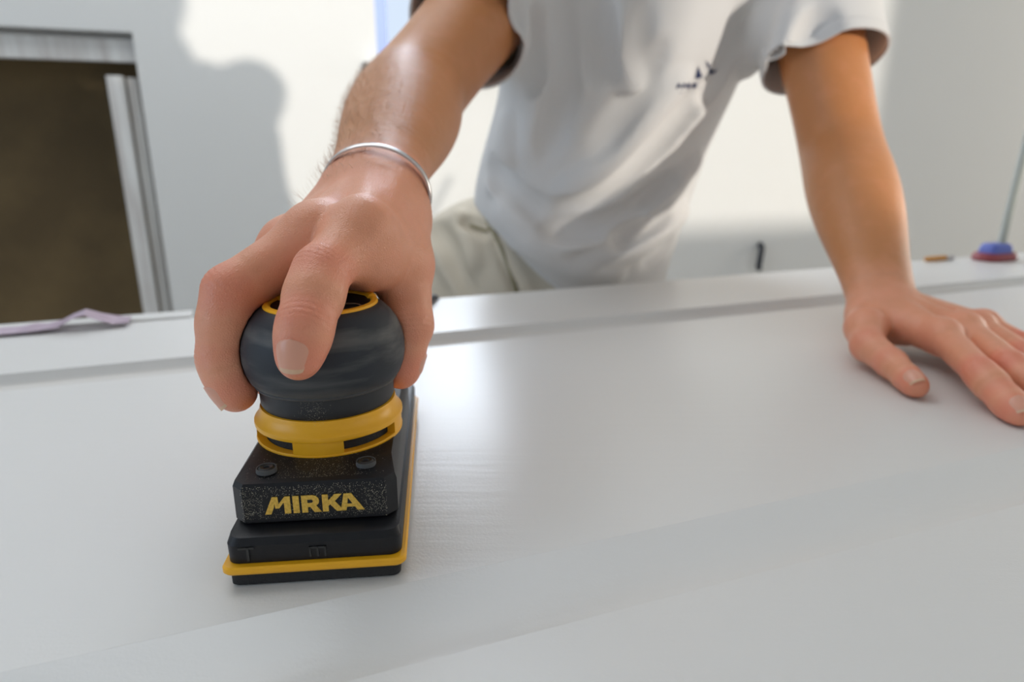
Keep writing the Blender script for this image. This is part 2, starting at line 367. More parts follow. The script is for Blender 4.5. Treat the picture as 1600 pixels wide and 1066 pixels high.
# lettering on the front face
def letters():
    H, sl = 7.0, 2.3
    polys = {
     'M': [[(0.0,0),(2.1,0),(3.1,2.6),(3.45,4.6),(3.6,2.3),(4.9,2.3),(6.5,4.7),(6.6,3.2),(6.6,0),(8.7,0),(8.7,7),(6.9,7),(4.75,4.0),(4.6,7),(2.75,7)]],
     'I': [[(9.5,0),(11.6,0),(11.6,7),(9.5,7)]],
     'R': [[(12.4,0),(14.4,0),(14.4,2.2),(15.2,2.2),(16.5,0),(18.9,0),(17.2,2.7),(18.0,3.4),(18.3,4.5),(18.1,5.7),(17.3,6.6),(16.2,7),(12.4,7)]],
     'K': [[(19.3,0),(21.3,0),(21.3,2.3),(21.9,2.9),(24.0,0),(26.5,0),(23.5,4.1),(26.0,7),(23.5,7),(21.3,4.4),(21.3,7),(19.3,7)]],
     'A': [[(25.3,0),(27.2,0),(27.5,1.5),(30.2,1.5),(31.0,0),(33.4,0),(29.2,7),(26.6,7)]],
    }
    return polys
lx0, lsc, lz0 = -0.0205, 0.00122, 0.0272
for ch, ps in letters().items():
    bm = bmesh.new()
    for p in ps:
        f = bm.faces.new([bm.verts.new((lx0+x*lsc, BF-0.0001+0.00005, lz0+z*lsc*0.92)) for x, z in p])
        r = bmesh.ops.extrude_face_region(bm, geom=[f]); bmesh.ops.translate(bm, verts=[v for v in r['geom'] if isinstance(v, bmesh.types.BMVert)], vec=(0, -0.0003, 0))
    bmesh.ops.triangulate(bm, faces=[f for f in bm.faces if len(f.verts) > 4])
    bm_obj('letter', bm, M['logo'], shroud)
    if ch in 'RA':       # the counters of R and A
        hole = [(14.4,4.0),(15.9,4.0),(16.3,4.6),(15.9,5.3),(14.4,5.3)] if ch == 'R' else [(27.7,2.9),(29.4,2.9),(28.0,5.3)]
        bm = bmesh.new(); bm.faces.new([bm.verts.new((lx0+x*lsc, BF-0.00045, lz0+z*lsc*0.92)) for x, z in hole]); bm_obj('letter_counter', bm, M['black'], shroud)
for x, y in ((-0.0208, 0.0205), (0.0205, 0.0225)):
    bm = bmesh.new(); zt = 0.0430
    bm_lathe(bm, [(0.0, zt+0.0002), (0.0012, zt+0.0002), (0.0014, zt+0.0009), (0.0026, zt+0.0012), (0.0034, zt+0.0006), (0.0038, zt-0.002)], 20, x, y)
    sc = bm_obj('screw', bm, M['screw'], sander, 40)
    bm = bmesh.new(); bm_lathe(bm, [(0.0036, zt-0.001), (0.0037, zt+0.0008), (0.0042, zt+0.0009), (0.0044, zt-0.001)], 24, x, y); bm_obj('washer', bm, M['lip'], sc, 40)
HY = 0.0622        # axis of the round head
col = empty('x'); bpy.data.objects.remove(col)
bm = bmesh.new(); bm_lathe(bm, [(0.0, 0.0425), (0.0335, 0.0425), (0.0340, 0.0428), (0.0341, 0.0438), (0.0336, 0.0443), (0.0300, 0.0443)], 96, 0, HY); collar_base = bm_obj('collar_rim', bm, M['yellow'], sander, 35)
bm = bmesh.new(); bm_lathe(bm, [(0.0296, 0.0436), (0.0296, 0.0515)], 64, 0, HY); bm_obj('collar_core', bm, M['pad'], sander, 35)
bm = bmesh.new(); bm_lathe(bm, [(0.0290, 0.0500), (0.0336, 0.0498), (0.0343, 0.0502), (0.0345, 0.0512), (0.0344, 0.0524), (0.0336, 0.0533), (0.0322, 0.0548), (0.0316, 0.0575), (0.0312, 0.0590), (0.0290, 0.0592)], 96, 0, HY); bm_obj('collar', bm, M['yellow'], sander, 35)
for a0, a1 in ((-110, -72), (-22, 2), (40, 60), (110, 130), (182, 198)):
    bm = bmesh.new(); r0, r1 = 0.0300, 0.0338; n = 14; A0, A1 = math.radians(a0), math.radians(a1); rows = []
    for k in range(n+1):
        t = A0+(A1-A0)*k/n; c, s = math.cos(t), math.sin(t)
        rows.append([bm.verts.new((r*c, HY+r*s, z)) for r, z in ((r0, 0.0440), (r1, 0.0440), (r1, 0.0504), (r0, 0.0504))])
    for k in range(n):
        for j in range(4): bm.faces.new((rows[k][j], rows[k][(j+1)%4], rows[k+1][(j+1)%4], rows[k+1][j]))
    bm.faces.new(rows[0]); bm.faces.new(rows[-1][::-1]); bm_obj('collar_bridge', bm, M['yellow'], sander, 35)
HEAD = [(0.0300, 0.0590), (0.0308, 0.0605), (0.0309, 0.0650), (0.0312, 0.0690), (0.0322, 0.0698), (0.0345, 0.0722), (0.0362, 0.0765), (0.0370, 0.0815), (0.0369, 0.0865), (0.0360, 0.0915),
        (0.0342, 0.0960), (0.0316, 0.1000), (0.0286, 0.1030), (0.0255, 0.1050)]
bm = bmesh.new(); bm_lathe(bm, [(0.0, 0.0595)]+HEAD[:4], 96, 0, HY); bm_obj('grip_skirt', bm, M['rubber_dark'], sander, 35)
bm = bmesh.new(); bm_lathe(bm, [(0.0305, 0.0688)]+HEAD[4:]+[(0.0240, 0.1048), (0.0238, 0.1020)], 96, 0, HY); bm_obj('grip_head', bm, M['rubber'], sander, 50)
bm = bmesh.new(); bm_lathe(bm, [(0.0310, 0.0688), (0.0325, 0.0690), (0.0330, 0.0697), (0.0325, 0.0703), (0.0310, 0.0700)], 96, 0, HY); bm_obj('parting_lip', bm, M['lip'], sander, 50)
bm = bmesh.new(); bm_lathe(bm, [(0.0256, 0.1040), (0.0257, 0.1053), (0.0250, 0.1060), (0.0232, 0.1062), (0.0224, 0.1056), (0.0223, 0.1030)], 96, 0, HY); bm_obj('trim_ring', bm, M['yellow'], sander, 35)
bm = bmesh.new(); bm_lathe(bm, [(0.0, 0.1034), (0.012, 0.1036), (0.0200, 0.1046), (0.0222, 0.1052), (0.0224, 0.1030)], 64, 0, HY); top = bm_obj('control_panel', bm, M['black'], sander, 35)
bm = bmesh.new(); bm_lathe(bm, [(0.0060, 0.1044), (0.0066, 0.1046), (0.0071, 0.1044), (0.0071, 0.103), (0.006, 0.103)], 40, 0.012, HY-0.006); bm_obj('button_ring', bm, M['icon'], top, 35)
bm = bmesh.new(); bm_lathe(bm, [(0.0060, 0.1044), (0.0066, 0.1046), (0.0071, 0.1044), (0.0071, 0.103), (0.006, 0.103)], 40, -0.009, HY-0.008); bm_obj('button_ring', bm, M['icon'], top, 35)
# yellow flanks running back from the trim ring, and the motor body behind the head
for s in (-1, 1):
    bm = bmesh.new(); pts = spline([(s*0.0225, HY+0.0075, 0.1052), (s*0.0205, HY+0.014, 0.1052), (s*0.0195, HY+0.022, 0.1044), (s*0.0190, HY+0.035, 0.1020), (s*0.0180, HY+0.06, 0.0960)], 6)
    bm_tube(bm, pts, 0.0022, 8); bm_obj('trim_flank', bm, M['yellow'], sander, 40)
def ell(hw, hh, y, zc, n=28): return [(hw*math.cos(2*math.pi*k/n), y, zc+hh*math.sin(2*math.pi*k/n)) for k in range(n)]
bm = bmesh.new(); rows = [[bm.verts.new(c) for c in ell(*q)] for q in ((0.024, 0.018, HY+0.010, 0.086), (0.026, 0.019, HY+0.030, 0.085), (0.0265, 0.0195, HY+0.06, 0.080), (0.025, 0.0195, HY+0.085, 0.074), (0.021, 0.017, HY+0.098, 0.071), (0.012, 0.010, HY+0.104, 0.069))]
for i in range(len(rows)-1):
    for k in range(28): bm.faces.new((rows[i][k], rows[i][(k+1)%28], rows[i+1][(k+1)%28], rows[i+1][k]))
bm.faces.new(rows[0]); bm.faces.new(rows[-1]); bm_obj('motor_body', bm, M['rubber_dark'], sander, 40)
bm = bmesh.new(); bm_tube(bm, [(0, HY+0.02, 0.052), (0, HY+0.06, 0.053), (0, HY+0.10, 0.056), (0, HY+0.118, 0.058)], [0.013, 0.0135, 0.0135, 0.0142], 20); bm_obj('dust_port', bm, M['black'], sander, 40)
# dust on the shroud and letters: specks of sanded paint
def specks():
    bm = bmesh.new(); rnd = random.Random(2)
    def spk(c, nrm, r):
        nrm = Vector(nrm).normalized(); a = nrm.orthogonal().normalized(); b = nrm.cross(a); c = Vector(c)
        ph = rnd.random()*6.28
        base = [bm.verts.new(c+(a*math.cos(ph+2.09*k)+b*math.sin(ph+2.09*k))*r) for k in range(3)]; tp = bm.verts.new(c+nrm*r*0.7)
        for k in range(3): bm.faces.new((base[k], base[(k+1)%3], tp))
        bm.faces.new(base[::-1])
    for _ in range(2300):
        x = rnd.uniform(-0.0296, 0.0296); z = 0.0236+0.0165*rnd.random()
        if rnd.random() < 0.35 and z > 0.036: continue
        inlogo = -0.021 < x < 0.0205 and 0.0268 < z < 0.0355
        if inlogo and rnd.random() < 0.75: continue
        spk((x, BF-0.0001, z), (0, -1, 0.05), rnd.uniform(0.00008, 0.00017))
    for _ in range(700):
        x = rnd.gauss(0.0, 0.014); y = BF+0.004+rnd.random()**1.5*0.02
        if abs(x) > 0.029: continue
        spk((x, y, 0.0409+(y-BF-0.0016)*0.18), (0, 0, 1), rnd.uniform(0.00006, 0.00015))
    for _ in range(360):
        a = rnd.gauss(-1.62, 0.10); z = rnd.uniform(0.0525, 0.0685); r = 0.0311 if z > 0.059 else 0.0313+(0.059-z)*0.18
        spk((r*math.cos(a), HY+r*math.sin(a), z), (math.cos(a), math.sin(a), 0.1), rnd.uniform(0.00005, 0.00013))
    o = bm_obj('dust_specks', bm, M['dust'], sander); o['kind'] = 'stuff'
specks()
# power cable leaving the sander backwards over the far edge of the door
sc_, ss_ = math.cos(SYAW), math.sin(SYAW)
def SW(x, y, z): return np.array([SX+x*sc_-y*ss_, SY+x*ss_+y*sc_, DOOR_Z+z])
cb = PS(684, 462, 0.775); 
bm = bmesh.new()
bm_tube(bm, spline([SW(0, HY+0.106, 0.068), SW(0, HY+0.135, 0.050), SW(0.004, HY+0.18, 0.014), SW(0.010, HY+0.25, 0.0055), (-0.100, 0.68, DOOR_Z+0.0048), (-0.094, 0.745, DOOR_Z+0.0052), (-0.089, 0.778, DOOR_Z-0.006), (-0.086, 0.792, DOOR_Z-0.05), (-0.084, 0.80, DOOR_Z-0.25), (-0.10, 0.83, DOOR_Z-0.6), (-0.2, 0.9, 0.012), (-0.5, 1.1, 0.005), (-0.9, 1.2, 0.005)], 8), 0.0045, 12)
tag(bm_obj('power_cable', bm, M['cable'], None, 60), 'black power cable trailing from the sander over the far door edge', 'cable')

# ------------------------------------------------------------------ implicit surfaces (smooth unions meshed by surface nets)
class Field:
    def __init__(self, lo, hi, vox, fill=1.0):
        self.lo = np.array(lo, float); self.vox = vox
        self.n = np.ceil((np.array(hi, float)-self.lo)/vox).astype(int)+1
        self.d = np.full(self.n, fill, np.float32)
    def sub(self, lo, hi):
        i0 = np.clip(np.floor((np.array(lo)-self.lo)/self.vox).astype(int), 0, self.n); i1 = np.clip(np.ceil((np.array(hi)-self.lo)/self.vox).astype(int)+1, 0, self.n)
        if np.any(i1 <= i0): return None, None
        sl = tuple(slice(a, b) for a, b in zip(i0, i1))
        ax = [self.lo[k]+self.vox*np.arange(i0[k], i1[k]) for k in range(3)]
        g = (ax[0][:, None, None].astype(np.float32), ax[1][None, :, None].astype(np.float32), ax[2][None, None, :].astype(np.float32))
        return sl, g
    def add(self, prim, k):
        lo, hi = prim.bounds(k+2.5*self.vox); sl, g = self.sub(lo, hi)
        if sl is None: return
        self.d[sl] = smin(self.d[sl], prim.eval(g), k)
    def cut(self, prim, k):
        lo, hi = prim.bounds(k+2.5*self.vox); sl, g = self.sub(lo, hi)
        if sl is None: return
        self.d[sl] = -smin(-self.d[sl], prim.eval(g), k)
def smin(a, b, k):
    if k <= 0: return np.minimum(a, b)
    h = np.maximum(k-np.abs(a-b), 0)/k
    return np.minimum(a, b)-h*h*k*0.25
class Cone:                       # round cone, optionally flattened along a direction n by the factor fl
    def __init__(self, a, b, ra, rb, n=None, fl=1.0):
        self.a, self.b, self.ra, self.rb = np.array(a, float), np.array(b, float), ra, rb
        self.n = None if n is None else np.array(n, float)/np.linalg.norm(n); self.fl = fl
    def bounds(self, pad):
        r = max(self.ra, self.rb)+pad; return np.minimum(self.a, self.b)-r, np.maximum(self.a, self.b)+r
    def eval(self, g):
        ba = self.b-self.a; L2 = float(ba @ ba)+1e-12
        q = [g[i]-np.float32(self.a[i]) for i in range(3)]
        t = np.clip((q[0]*np.float32(ba[0])+q[1]*np.float32(ba[1])+q[2]*np.float32(ba[2]))/np.float32(L2), 0, 1)
        q = [q[i]-t*np.float32(ba[i]) for i in range(3)]
        d2 = q[0]**2+q[1]**2+q[2]**2
        if self.n is not None:
            qn = q[0]*np.float32(self.n[0])+q[1]*np.float32(self.n[1])+q[2]*np.float32(self.n[2])
            d2 = d2+(1/self.fl**2-1)*qn*qn
        return np.sqrt(d2)-(self.ra+t*np.float32(self.rb-self.ra))
class Ell:                        # ellipsoid with axes given as rows of R
    def __init__(self, c, r, R=None):
        self.c, self.r, self.R = np.array(c, float), np.array(r, float), np.eye(3) if R is None else np.array(R, float)
    def bounds(self, pad): m = max(self.r)+pad; return self.c-m, self.c+m
    def eval(self, g):
        q = [g[i]-np.float32(self.c[i]) for i in range(3)]; k2 = 0; k1 = 0
        for i in range(3):
            e = sum(q[j]*np.float32(self.R[i][j]) for j in range(3)); k2 = k2+(e/self.r[i])**2; k1 = k1+(e/self.r[i]**2)**2
        k2 = np.sqrt(k2); return k2*(k2-1)/np.maximum(np.sqrt(k1), 1e-6)
class Half:                       # half space: inside where (p-c).n < 0
    def __init__(self, c, n, lo, hi): self.c = np.array(c, float); self.n = np.array(n, float)/np.linalg.norm(n); self.lo, self.hi = np.array(lo, float), np.array(hi, float)
    def bounds(self, pad): return self.lo, self.hi
    def eval(self, g): return sum((g[i]-np.float32(self.c[i]))*np.float32(self.n[i]) for i in range(3))+0*(g[0]+g[1]+g[2])
class SanderHead:                 # the sander's head as a solid of revolution, grown by off
    def __init__(self, off):
        self.off = off; self.c = SW(0, HY, 0); self.prof = HEAD+[(0.0, 0.1062)]
    def bounds(self, pad): r = 0.037+pad+self.off; return self.c+np.array([-r, -r, 0.05]), self.c+np.array([r, r, 0.107+pad+self.off])
    def eval(self, g):
        r = np.sqrt((g[0]-np.float32(self.c[0]))**2+(g[1]-np.float32(self.c[1]))**2)+0*g[2]; z = g[2]-np.float32(self.c[2])+0*r
        d = np.full(r.shape, 1.0, np.float32); pr = self.prof
        for (r0, z0), (r1, z1) in zip(pr[:-1], pr[1:]):
            er, ez = r1-r0, z1-z0; t = np.clip(((r-r0)*er+(z-z0)*ez)/(er*er+ez*ez), 0, 1)
            d = np.minimum(d, np.sqrt((r-r0-t*er)**2+(z-z0-t*ez)**2))
        zz = np.array([p[1] for p in pr]); rr = np.array([p[0] for p in pr])
        inside = (z > zz[0]) & (z < zz[-1]) & (r < np.interp(z.ravel(), zz, rr).reshape(z.shape))
        return np.where(inside, -d, d)-self.off

def surface_nets(F):
    d = F.d; nx, ny, nz = d.shape; ins = d < 0
    c = ins[:-1, :-1, :-1].astype(np.int8)
    for dx, dy, dz in ((1,0,0),(0,1,0),(1,1,0),(0,0,1),(1,0,1),(0,1,1),(1,1,1)):
        c = c+ins[dx:nx-1+dx, dy:ny-1+dy, dz:nz-1+dz]
    act = np.argwhere((c > 0) & (c < 8)); N = len(act)
    idx = np.full(c.shape, -1, np.int32); idx[act[:, 0], act[:, 1], act[:, 2]] = np.arange(N)
    corners = np.array([(i, j, k) for i in (0, 1) for j in (0, 1) for k in (0, 1)])
    vals = np.stack([d[act[:, 0]+o[0], act[:, 1]+o[1], act[:, 2]+o[2]] for o in corners], 1).astype(np.float64)
    acc = np.zeros((N, 3)); cnt = np.zeros(N)
    for i in range(8):
        for j in range(i+1, 8):
            if np.abs(corners[i]-corners[j]).sum() != 1: continue
            a, b = vals[:, i], vals[:, j]; m = (a < 0) != (b < 0)
            t = np.where(m, a/np.where(m, a-b, 1), 0)
            acc += np.where(m[:, None], corners[i]+t[:, None]*(corners[j]-corners[i]), 0); cnt += m
    verts = F.lo+F.vox*(act+acc/cnt[:, None])
    quads = []
    for ax in range(3):
        o1, o2 = (ax+1) % 3, (ax+2) % 3
        sa = [slice(None)]*3; sb = [slice(None)]*3; sa[ax] = slice(0, -1); sb[ax] = slice(1, None)
        A, B = ins[tuple(sa)], ins[tuple(sb)]
        e = np.argwhere(A != B); e = e[(e[:, o1] > 0) & (e[:, o2] > 0) & (e[:, o1] < d.shape[o1]-1) & (e[:, o2] < d.shape[o2]-1)]
        if not len(e): continue
        flip = A[e[:, 0], e[:, 1], e[:, 2]]
        def cell(s1, s2):
            q = e.copy(); q[:, o1] -= s1; q[:, o2] -= s2; return idx[q[:, 0], q[:, 1], q[:, 2]]
        q = np.stack([cell(1, 1), cell(0, 1), cell(0, 0), cell(1, 0)], 1)
        q[~flip] = q[~flip][:, ::-1]; quads.append(q)
    return verts, np.concatenate(quads)
def relax(v, q, it, lam=0.5):
    n = len(v); e = np.concatenate([q[:, [0, 1]], q[:, [1, 2]], q[:, [2, 3]], q[:, [3, 0]]]); e = np.concatenate([e, e[:, ::-1]])
    deg = np.bincount(e[:, 0], minlength=n)[:, None]
    for i in range(it):
        for l in (lam, -lam*1.04):
            s = np.stack([np.bincount(e[:, 0], weights=v[e[:, 1], k], minlength=n) for k in range(3)], 1)
            v = v+l*(s/np.maximum(deg, 1)-v)
    return v
def np_mesh(name, v, q, m, parent=None, attr=None):
    me = bpy.data.meshes.new(name); me.vertices.add(len(v)); me.vertices.foreach_set('co', v.astype(np.float32).ravel())
    me.loops.add(q.size); me.loops.foreach_set('vertex_index', q.astype(np.int32).ravel())
    me.polygons.add(len(q)); me.polygons.foreach_set('loop_start', np.arange(0, q.size, 4, dtype=np.int32)); me.polygons.foreach_set('loop_total', np.full(len(q), 4, np.int32))
    me.update(calc_edges=True); me.validate()
    me.polygons.foreach_set('use_smooth', np.ones(len(me.polygons), bool)); me.materials.append(m)
    if attr is not None:
        a = me.attributes.new('tint', 'FLOAT', 'POINT'); a.data.foreach_set('value', attr.astype(np.float32))
    return link(bpy.data.objects.new(name, me), parent)
def trim(v, q, keep):
    k = keep(v); q = q[k[q].all(1)]; used = np.unique(q); mp = np.full(len(v), -1); mp[used] = np.arange(len(used)); return v[used], mp[q]

# ------------------------------------------------------------------ the man
person = tag(empty('person', (0.05, 1.1, 0)), 'man in white polo shirt and cream work trousers leaning over the white door', 'person')
def as_part(o, p=None):
    p = p or person; o.parent = p; o.matrix_parent_inverse = p.matrix_world.inverted() if p is not person else Matrix.Translation((-0.05, -1.1, 0)); return o

R_WR = W3(-0.080, 0.396, 0.152); R_EL = W3(-0.090, 0.648, 0.218); R_SH = W3(0.012, 0.900, 0.385)
L_WR = PZ(1380, 478, 0.036); L_EL = W3(0.384, 0.811, 0.168); L_SH = W3(0.348, 0.950, 0.461)

# right hand: joints from knuckle to tip, with radii
RH = {
 'index':  [(W3(-0.0700, 0.3130, 0.1350), 0.0140), (PS(502, 426, 0.283), 0.0115), (PS(478, 503, 0.269), 0.0100), (PS(469, 550, 0.267), 0.0085)],
 'middle': [(W3(-0.0935, 0.3190, 0.1320), 0.0140), (PS(361, 456, 0.300), 0.0120), (PS(349, 553, 0.3055), 0.0110), (PS(366, 603, 0.306), 0.0094)],
 'ring':   [(W3(-0.1120, 0.3360, 0.1240), 0.0128), (W3(-0.1345, 0.3240, 0.0985), 0.0112), (W3(-0.1345, 0.3150, 0.0790), 0.0102), (W3(-0.1260, 0.3110, 0.0680), 0.0088)],
 'little': [(W3(-0.1220, 0.3560, 0.1160), 0.0114), (W3(-0.1370, 0.3480, 0.0930), 0.0098), (W3(-0.1330, 0.3390, 0.0780), 0.0090), (W3(-0.1240, 0.3330, 0.0690), 0.0078)],
}
R_TH = [(W3(-0.0640, 0.3740, 0.1340), 0.0160), (W3(-0.0560, 0.3420, 0.1130), 0.0142), (W3(-0.0525, 0.3270, 0.0870), 0.0122), (W3(-0.0560, 0.3225, 0.0675), 0.0096)]
RN = np.array([0.0, -0.35, 0.94])       # back of the right hand faces this way

LH = {
 'index':  [(PZ(1474, 527, 0.028), 0.0122), (PZ(1531, 583, 0.022), 0.0104), (PZ(1567, 620, 0.013), 0.0094), (PZ(1588, 643, 0.0085), 0.0084)],
 'middle': [(PZ(1507, 517, 0.029), 0.0124), (PZ(1580, 572, 0.024), 0.0106), (PZ(1630, 614, 0.014), 0.0096), (PZ(1661, 640, 0.0088), 0.0086)],
 'ring':   [(PZ(1527, 512, 0.026), 0.0116), (PZ(1601, 556, 0.021), 0.0100), (PZ(1651, 589, 0.013), 0.0090), (PZ(1680, 609, 0.0082), 0.0082)],
 'little': [(PZ(1537, 508, 0.021), 0.0106), (PZ(1598, 537, 0.016), 0.0088), (PZ(1640, 557, 0.011), 0.0080), (PZ(1668, 571, 0.0076), 0.0074)],
}
L_TH = [(PZ(1352, 512, 0.027), 0.0150), (PZ(1356, 540, 0.019), 0.0130), (PZ(1393, 568, 0.0145), 0.0110), (PZ(1427, 600, 0.0095), 0.0088)]
LN = np.array([0.0, 0.0, 1.0])

def limb(F, wr, el, sh, N):
    """arm from a little past the wrist to the shoulder as a chain of short cones"""
    ax = unit(el-wr); L = np.linalg.norm(el-wr); t_ = np.array([-0.012, 0.02, 0.05, 0.09, 0.13, 0.17, 0.21, L]); r_ = np.array([0.0262, 0.0268, 0.0290, 0.0345, 0.0400, 0.0435, 0.0445, 0.0425]); f_ = np.array([0.76, 0.76, 0.80, 0.86, 0.90, 0.94, 0.97, 1.0])
    pts = [wr+ax*t for t in t_]; rr = list(r_); fl = list(f_)
    s2 = sh if sh is not None else el+(el-wr)*0.5
    for f, r in ((0.15, 0.0425), (0.3, 0.0445), (0.5, 0.0490), (0.75, 0.0530), (1.0, 0.058)): pts.append(el+(s2-el)*f); rr.append(r); fl.append(1.0)
    P = np.array([tuple(p) for p in spline([tuple(p) for p in pts], 4)]); k = np.linspace(0, len(rr)-1, len(P))
    R = np.interp(k, np.arange(len(rr)), rr); Fl = np.interp(k, np.arange(len(fl)), fl)
    for _ in range(6): P[1:-1] = 0.5*P[1:-1]+0.25*(P[:-2]+P[2:]); R[1:-1] = 0.5*R[1:-1]+0.25*(R[:-2]+R[2:])
    for i in range(len(P)-1):
        d = unit(P[i+1]-P[i]); F.add(Cone(P[i], P[i+1], R[i], R[i+1], N-d*(N @ d), Fl[i]), 0.006)
def unit(a): return a/np.linalg.norm(a)
def hand_fields(F, H, TH_, wrist, elbow, N, side, extra=(), webs=()):
    """side: unit vector across the palm from little finger to index"""
    palm = Field(F.lo, F.lo+F.vox*(F.n-1), F.vox); fing = Field(F.lo, F.lo+F.vox*(F.n-1), F.vox)
    wr_in = wrist
    ax = (elbow-wrist)/np.linalg.norm(elbow-wrist)
    # palm: fan of flattened cones from the wrist to each knuckle
    for nm, wo in (('index', 0.014), ('middle', 0.005), ('ring', -0.006), ('little', -0.015)):
        k0, r0 = H[nm][0]
        palm.add(Cone(wr_in+side*wo-N*0.002, k0-N*0.003, 0.0165, r0*1.02), 0.010)
    # heel and thumb muscles
    mid = (H['middle'][0][0]+wrist)/2
    palm.add(Cone(wrist+side*0.012-N*0.010-ax*0.012, mid+side*0.012-N*0.012, 0.015, 0.012), 0.012)
    palm.add(Cone(wrist-side*0.014-N*0.010-ax*0.012, mid-side*0.018-N*0.010, 0.014, 0.012), 0.012)
    for (a, ra), (b, rb) in zip(TH_[:1], TH_[1:2]): palm.add(Cone(wrist+side*0.016-N*0.006-ax*0.008, a, 0.014, ra), 0.012)
    limb(palm, wrist, elbow, None, N)
    for c, r, R_ in extra: palm.add(Ell(c, r, R_), 0.012)
    for a, b, ra, rb in webs: palm.add(Cone(a, b, ra, rb), 0.012)
    # tendons and knuckles on the back of the hand
    for nm in H:
        k0, r0 = H[nm][0]; nrm = N
        palm.add(Cone(k0+nrm*(r0-0.0052)-ax*0.002, wrist+side*0.0+nrm*0.012, 0.0040, 0.0030), 0.010)
        palm.add(Ell(k0+nrm*(r0*0.30), (r0*0.80,)*3), 0.010)
    # fingers
    for nm, J in list(H.items())+[('thumb', TH_)]:
        one = Field(F.lo, F.lo+F.vox*(F.n-1), F.vox)
        for i in range(len(J)-1):
            (a, ra), (b, rb) = J[i], J[i+1]
            one.add(Cone(a, b, ra, rb), 0.004)
            m = a*0.5+b*0.5; dirn = (b-a)/np.linalg.norm(b-a)
            if i and nm != 'thumb': one.add(Ell(m, ((ra+rb)*0.5*1.02,)*3), 0.008)     # fleshy middle of each bone
        # fingertip, slightly longer and flatter
        (a, ra), (b, rb) = J[-2], J[-1]; dirn = (b-a)/np.linalg.norm(b-a)
        one.add(Cone(a*0.3+b*0.7, b+dirn*0.0035, rb*1.05, rb*0.92), 0.004)
        fing.d = smin(fing.d, one.d, 0.0016)
    F.d = smin(palm.d, fing.d, 0.0085)
    return F

def bbox(pts, pad): p = np.array(pts); return p.min(0)-pad, p.max(0)+pad
def spots_tint(v, spots):
    t = np.zeros(len(v))
    for c, r, s in spots: t = np.maximum(t, s*np.exp(-((v-np.array(c))**2).sum(1)/(2*r*r)))
    return t

def vnormals(v, q):
    n = np.cross(v[q[:, 2]]-v[q[:, 0]], v[q[:, 3]]-v[q[:, 1]]); o = np.zeros_like(v)
    for k in range(4): np.add.at(o, q[:, k], n)
    return o/np.maximum(np.linalg.norm(o, axis=1), 1e-12)[:, None]
def wrinkle(v, q, H, T, N, amp):
    nr = vnormals(v, q); disp = np.zeros(len(v)); rs = np.random.RandomState(5)
    for nm, J in list(H.items())+[('thumb', T)]:
        for i in (1, 2):
            c, r = J[i]; d = unit(J[i+1][0]-J[i-1][0]); back = unit((J[i][0]-J[i-1][0])/np.linalg.norm(J[i][0]-J[i-1][0])-(J[i+1][0]-J[i][0])/np.linalg.norm(J[i+1][0]-J[i][0])+0.25*N)
            p = v-c; t = p @ d; rad = p-t[:, None]*d; dorsal = np.clip((nr @ back-0.15)/0.6, 0, 1)
            near = np.linalg.norm(rad, axis=1) < r*1.35
            wob = 0.0008*np.sin((rad @ np.cross(d, back))/r*2.2+i)
            ph = 2*np.pi*(t+wob)/0.0026
            disp += near*dorsal*np.exp(-(t/0.0050)**2)*(-amp)*np.clip(np.cos(ph), -0.2, 1)**2
    return v+nr*disp[:, None]
VH = 0.00075
ax_r = (R_EL-R_WR)/np.linalg.norm(R_EL-R_WR); ax_l = (L_EL-L_WR)/np.linalg.norm(L_EL-L_WR)
def unit(a): return a/np.linalg.norm(a)
side_r = unit(np.array([1.0, -0.1, 0.15])); side_l = unit(L_TH[1][0]-LH['little'][0][0]); side_l[2] = 0; side_l = unit(side_l)
side_l = unit(side_l-ax_l*np.array([1, 1, 0])*(side_l @ ax_l))

# right hand
pts = [j[0] for J in list(RH.values())+[R_TH] for j in J]+[R_WR+ax_r*0.03, R_WR-ax_r*0.01]
lo, hi = bbox(pts, 0.022); lo[2] = min(lo[2], DOOR_Z+0.04)
F = Field(lo, hi+np.array([0.012, 0.0, 0.012]), VH); hand_fields(F, RH, R_TH, R_WR, R_EL, RN, side_r,
    extra=[(W3(-0.086, 0.345, 0.122), (0.036, 0.040, 0.018), None)],
    webs=[(W3(-0.0700, 0.3060, 0.1260), R_TH[1][0]+np.array([0, 0.004, 0.004]), 0.0115, 0.0125), (W3(-0.0690, 0.318, 0.124), R_TH[0][0], 0.013, 0.014)])
F.cut(Cone(SW(0, HY+0.010, 0.086), SW(0, HY+0.060, 0.0800), 0.0272, 0.0280, (0, 0, 1), 0.73), 0.002); F.cut(Cone(SW(0, HY+0.060, 0.080), SW(0, HY+0.098, 0.0710), 0.0280, 0.0230, (0, 0, 1), 0.74), 0.002)
F.cut(SanderHead(0.0003), 0.0012)
v, q = surface_nets(F); v = relax(v, q, 2)
v, q = trim(v, q, lambda p: (p-R_WR) @ ax_r < 0.0215)
tipspots = []
for H_, T_ in ((RH, R_TH), (LH, L_TH)):
    for J in list(H_.values())+[T_]:
        tipspots += [(J[-1][0], 0.011, 0.85), (J[-2][0], 0.010, 0.95), (J[1][0], 0.012, 0.88), (J[0][0], 0.014, 0.70)]
handmeshes = [(wrinkle(v, q, RH, R_TH, RN, 0.00030), q)]
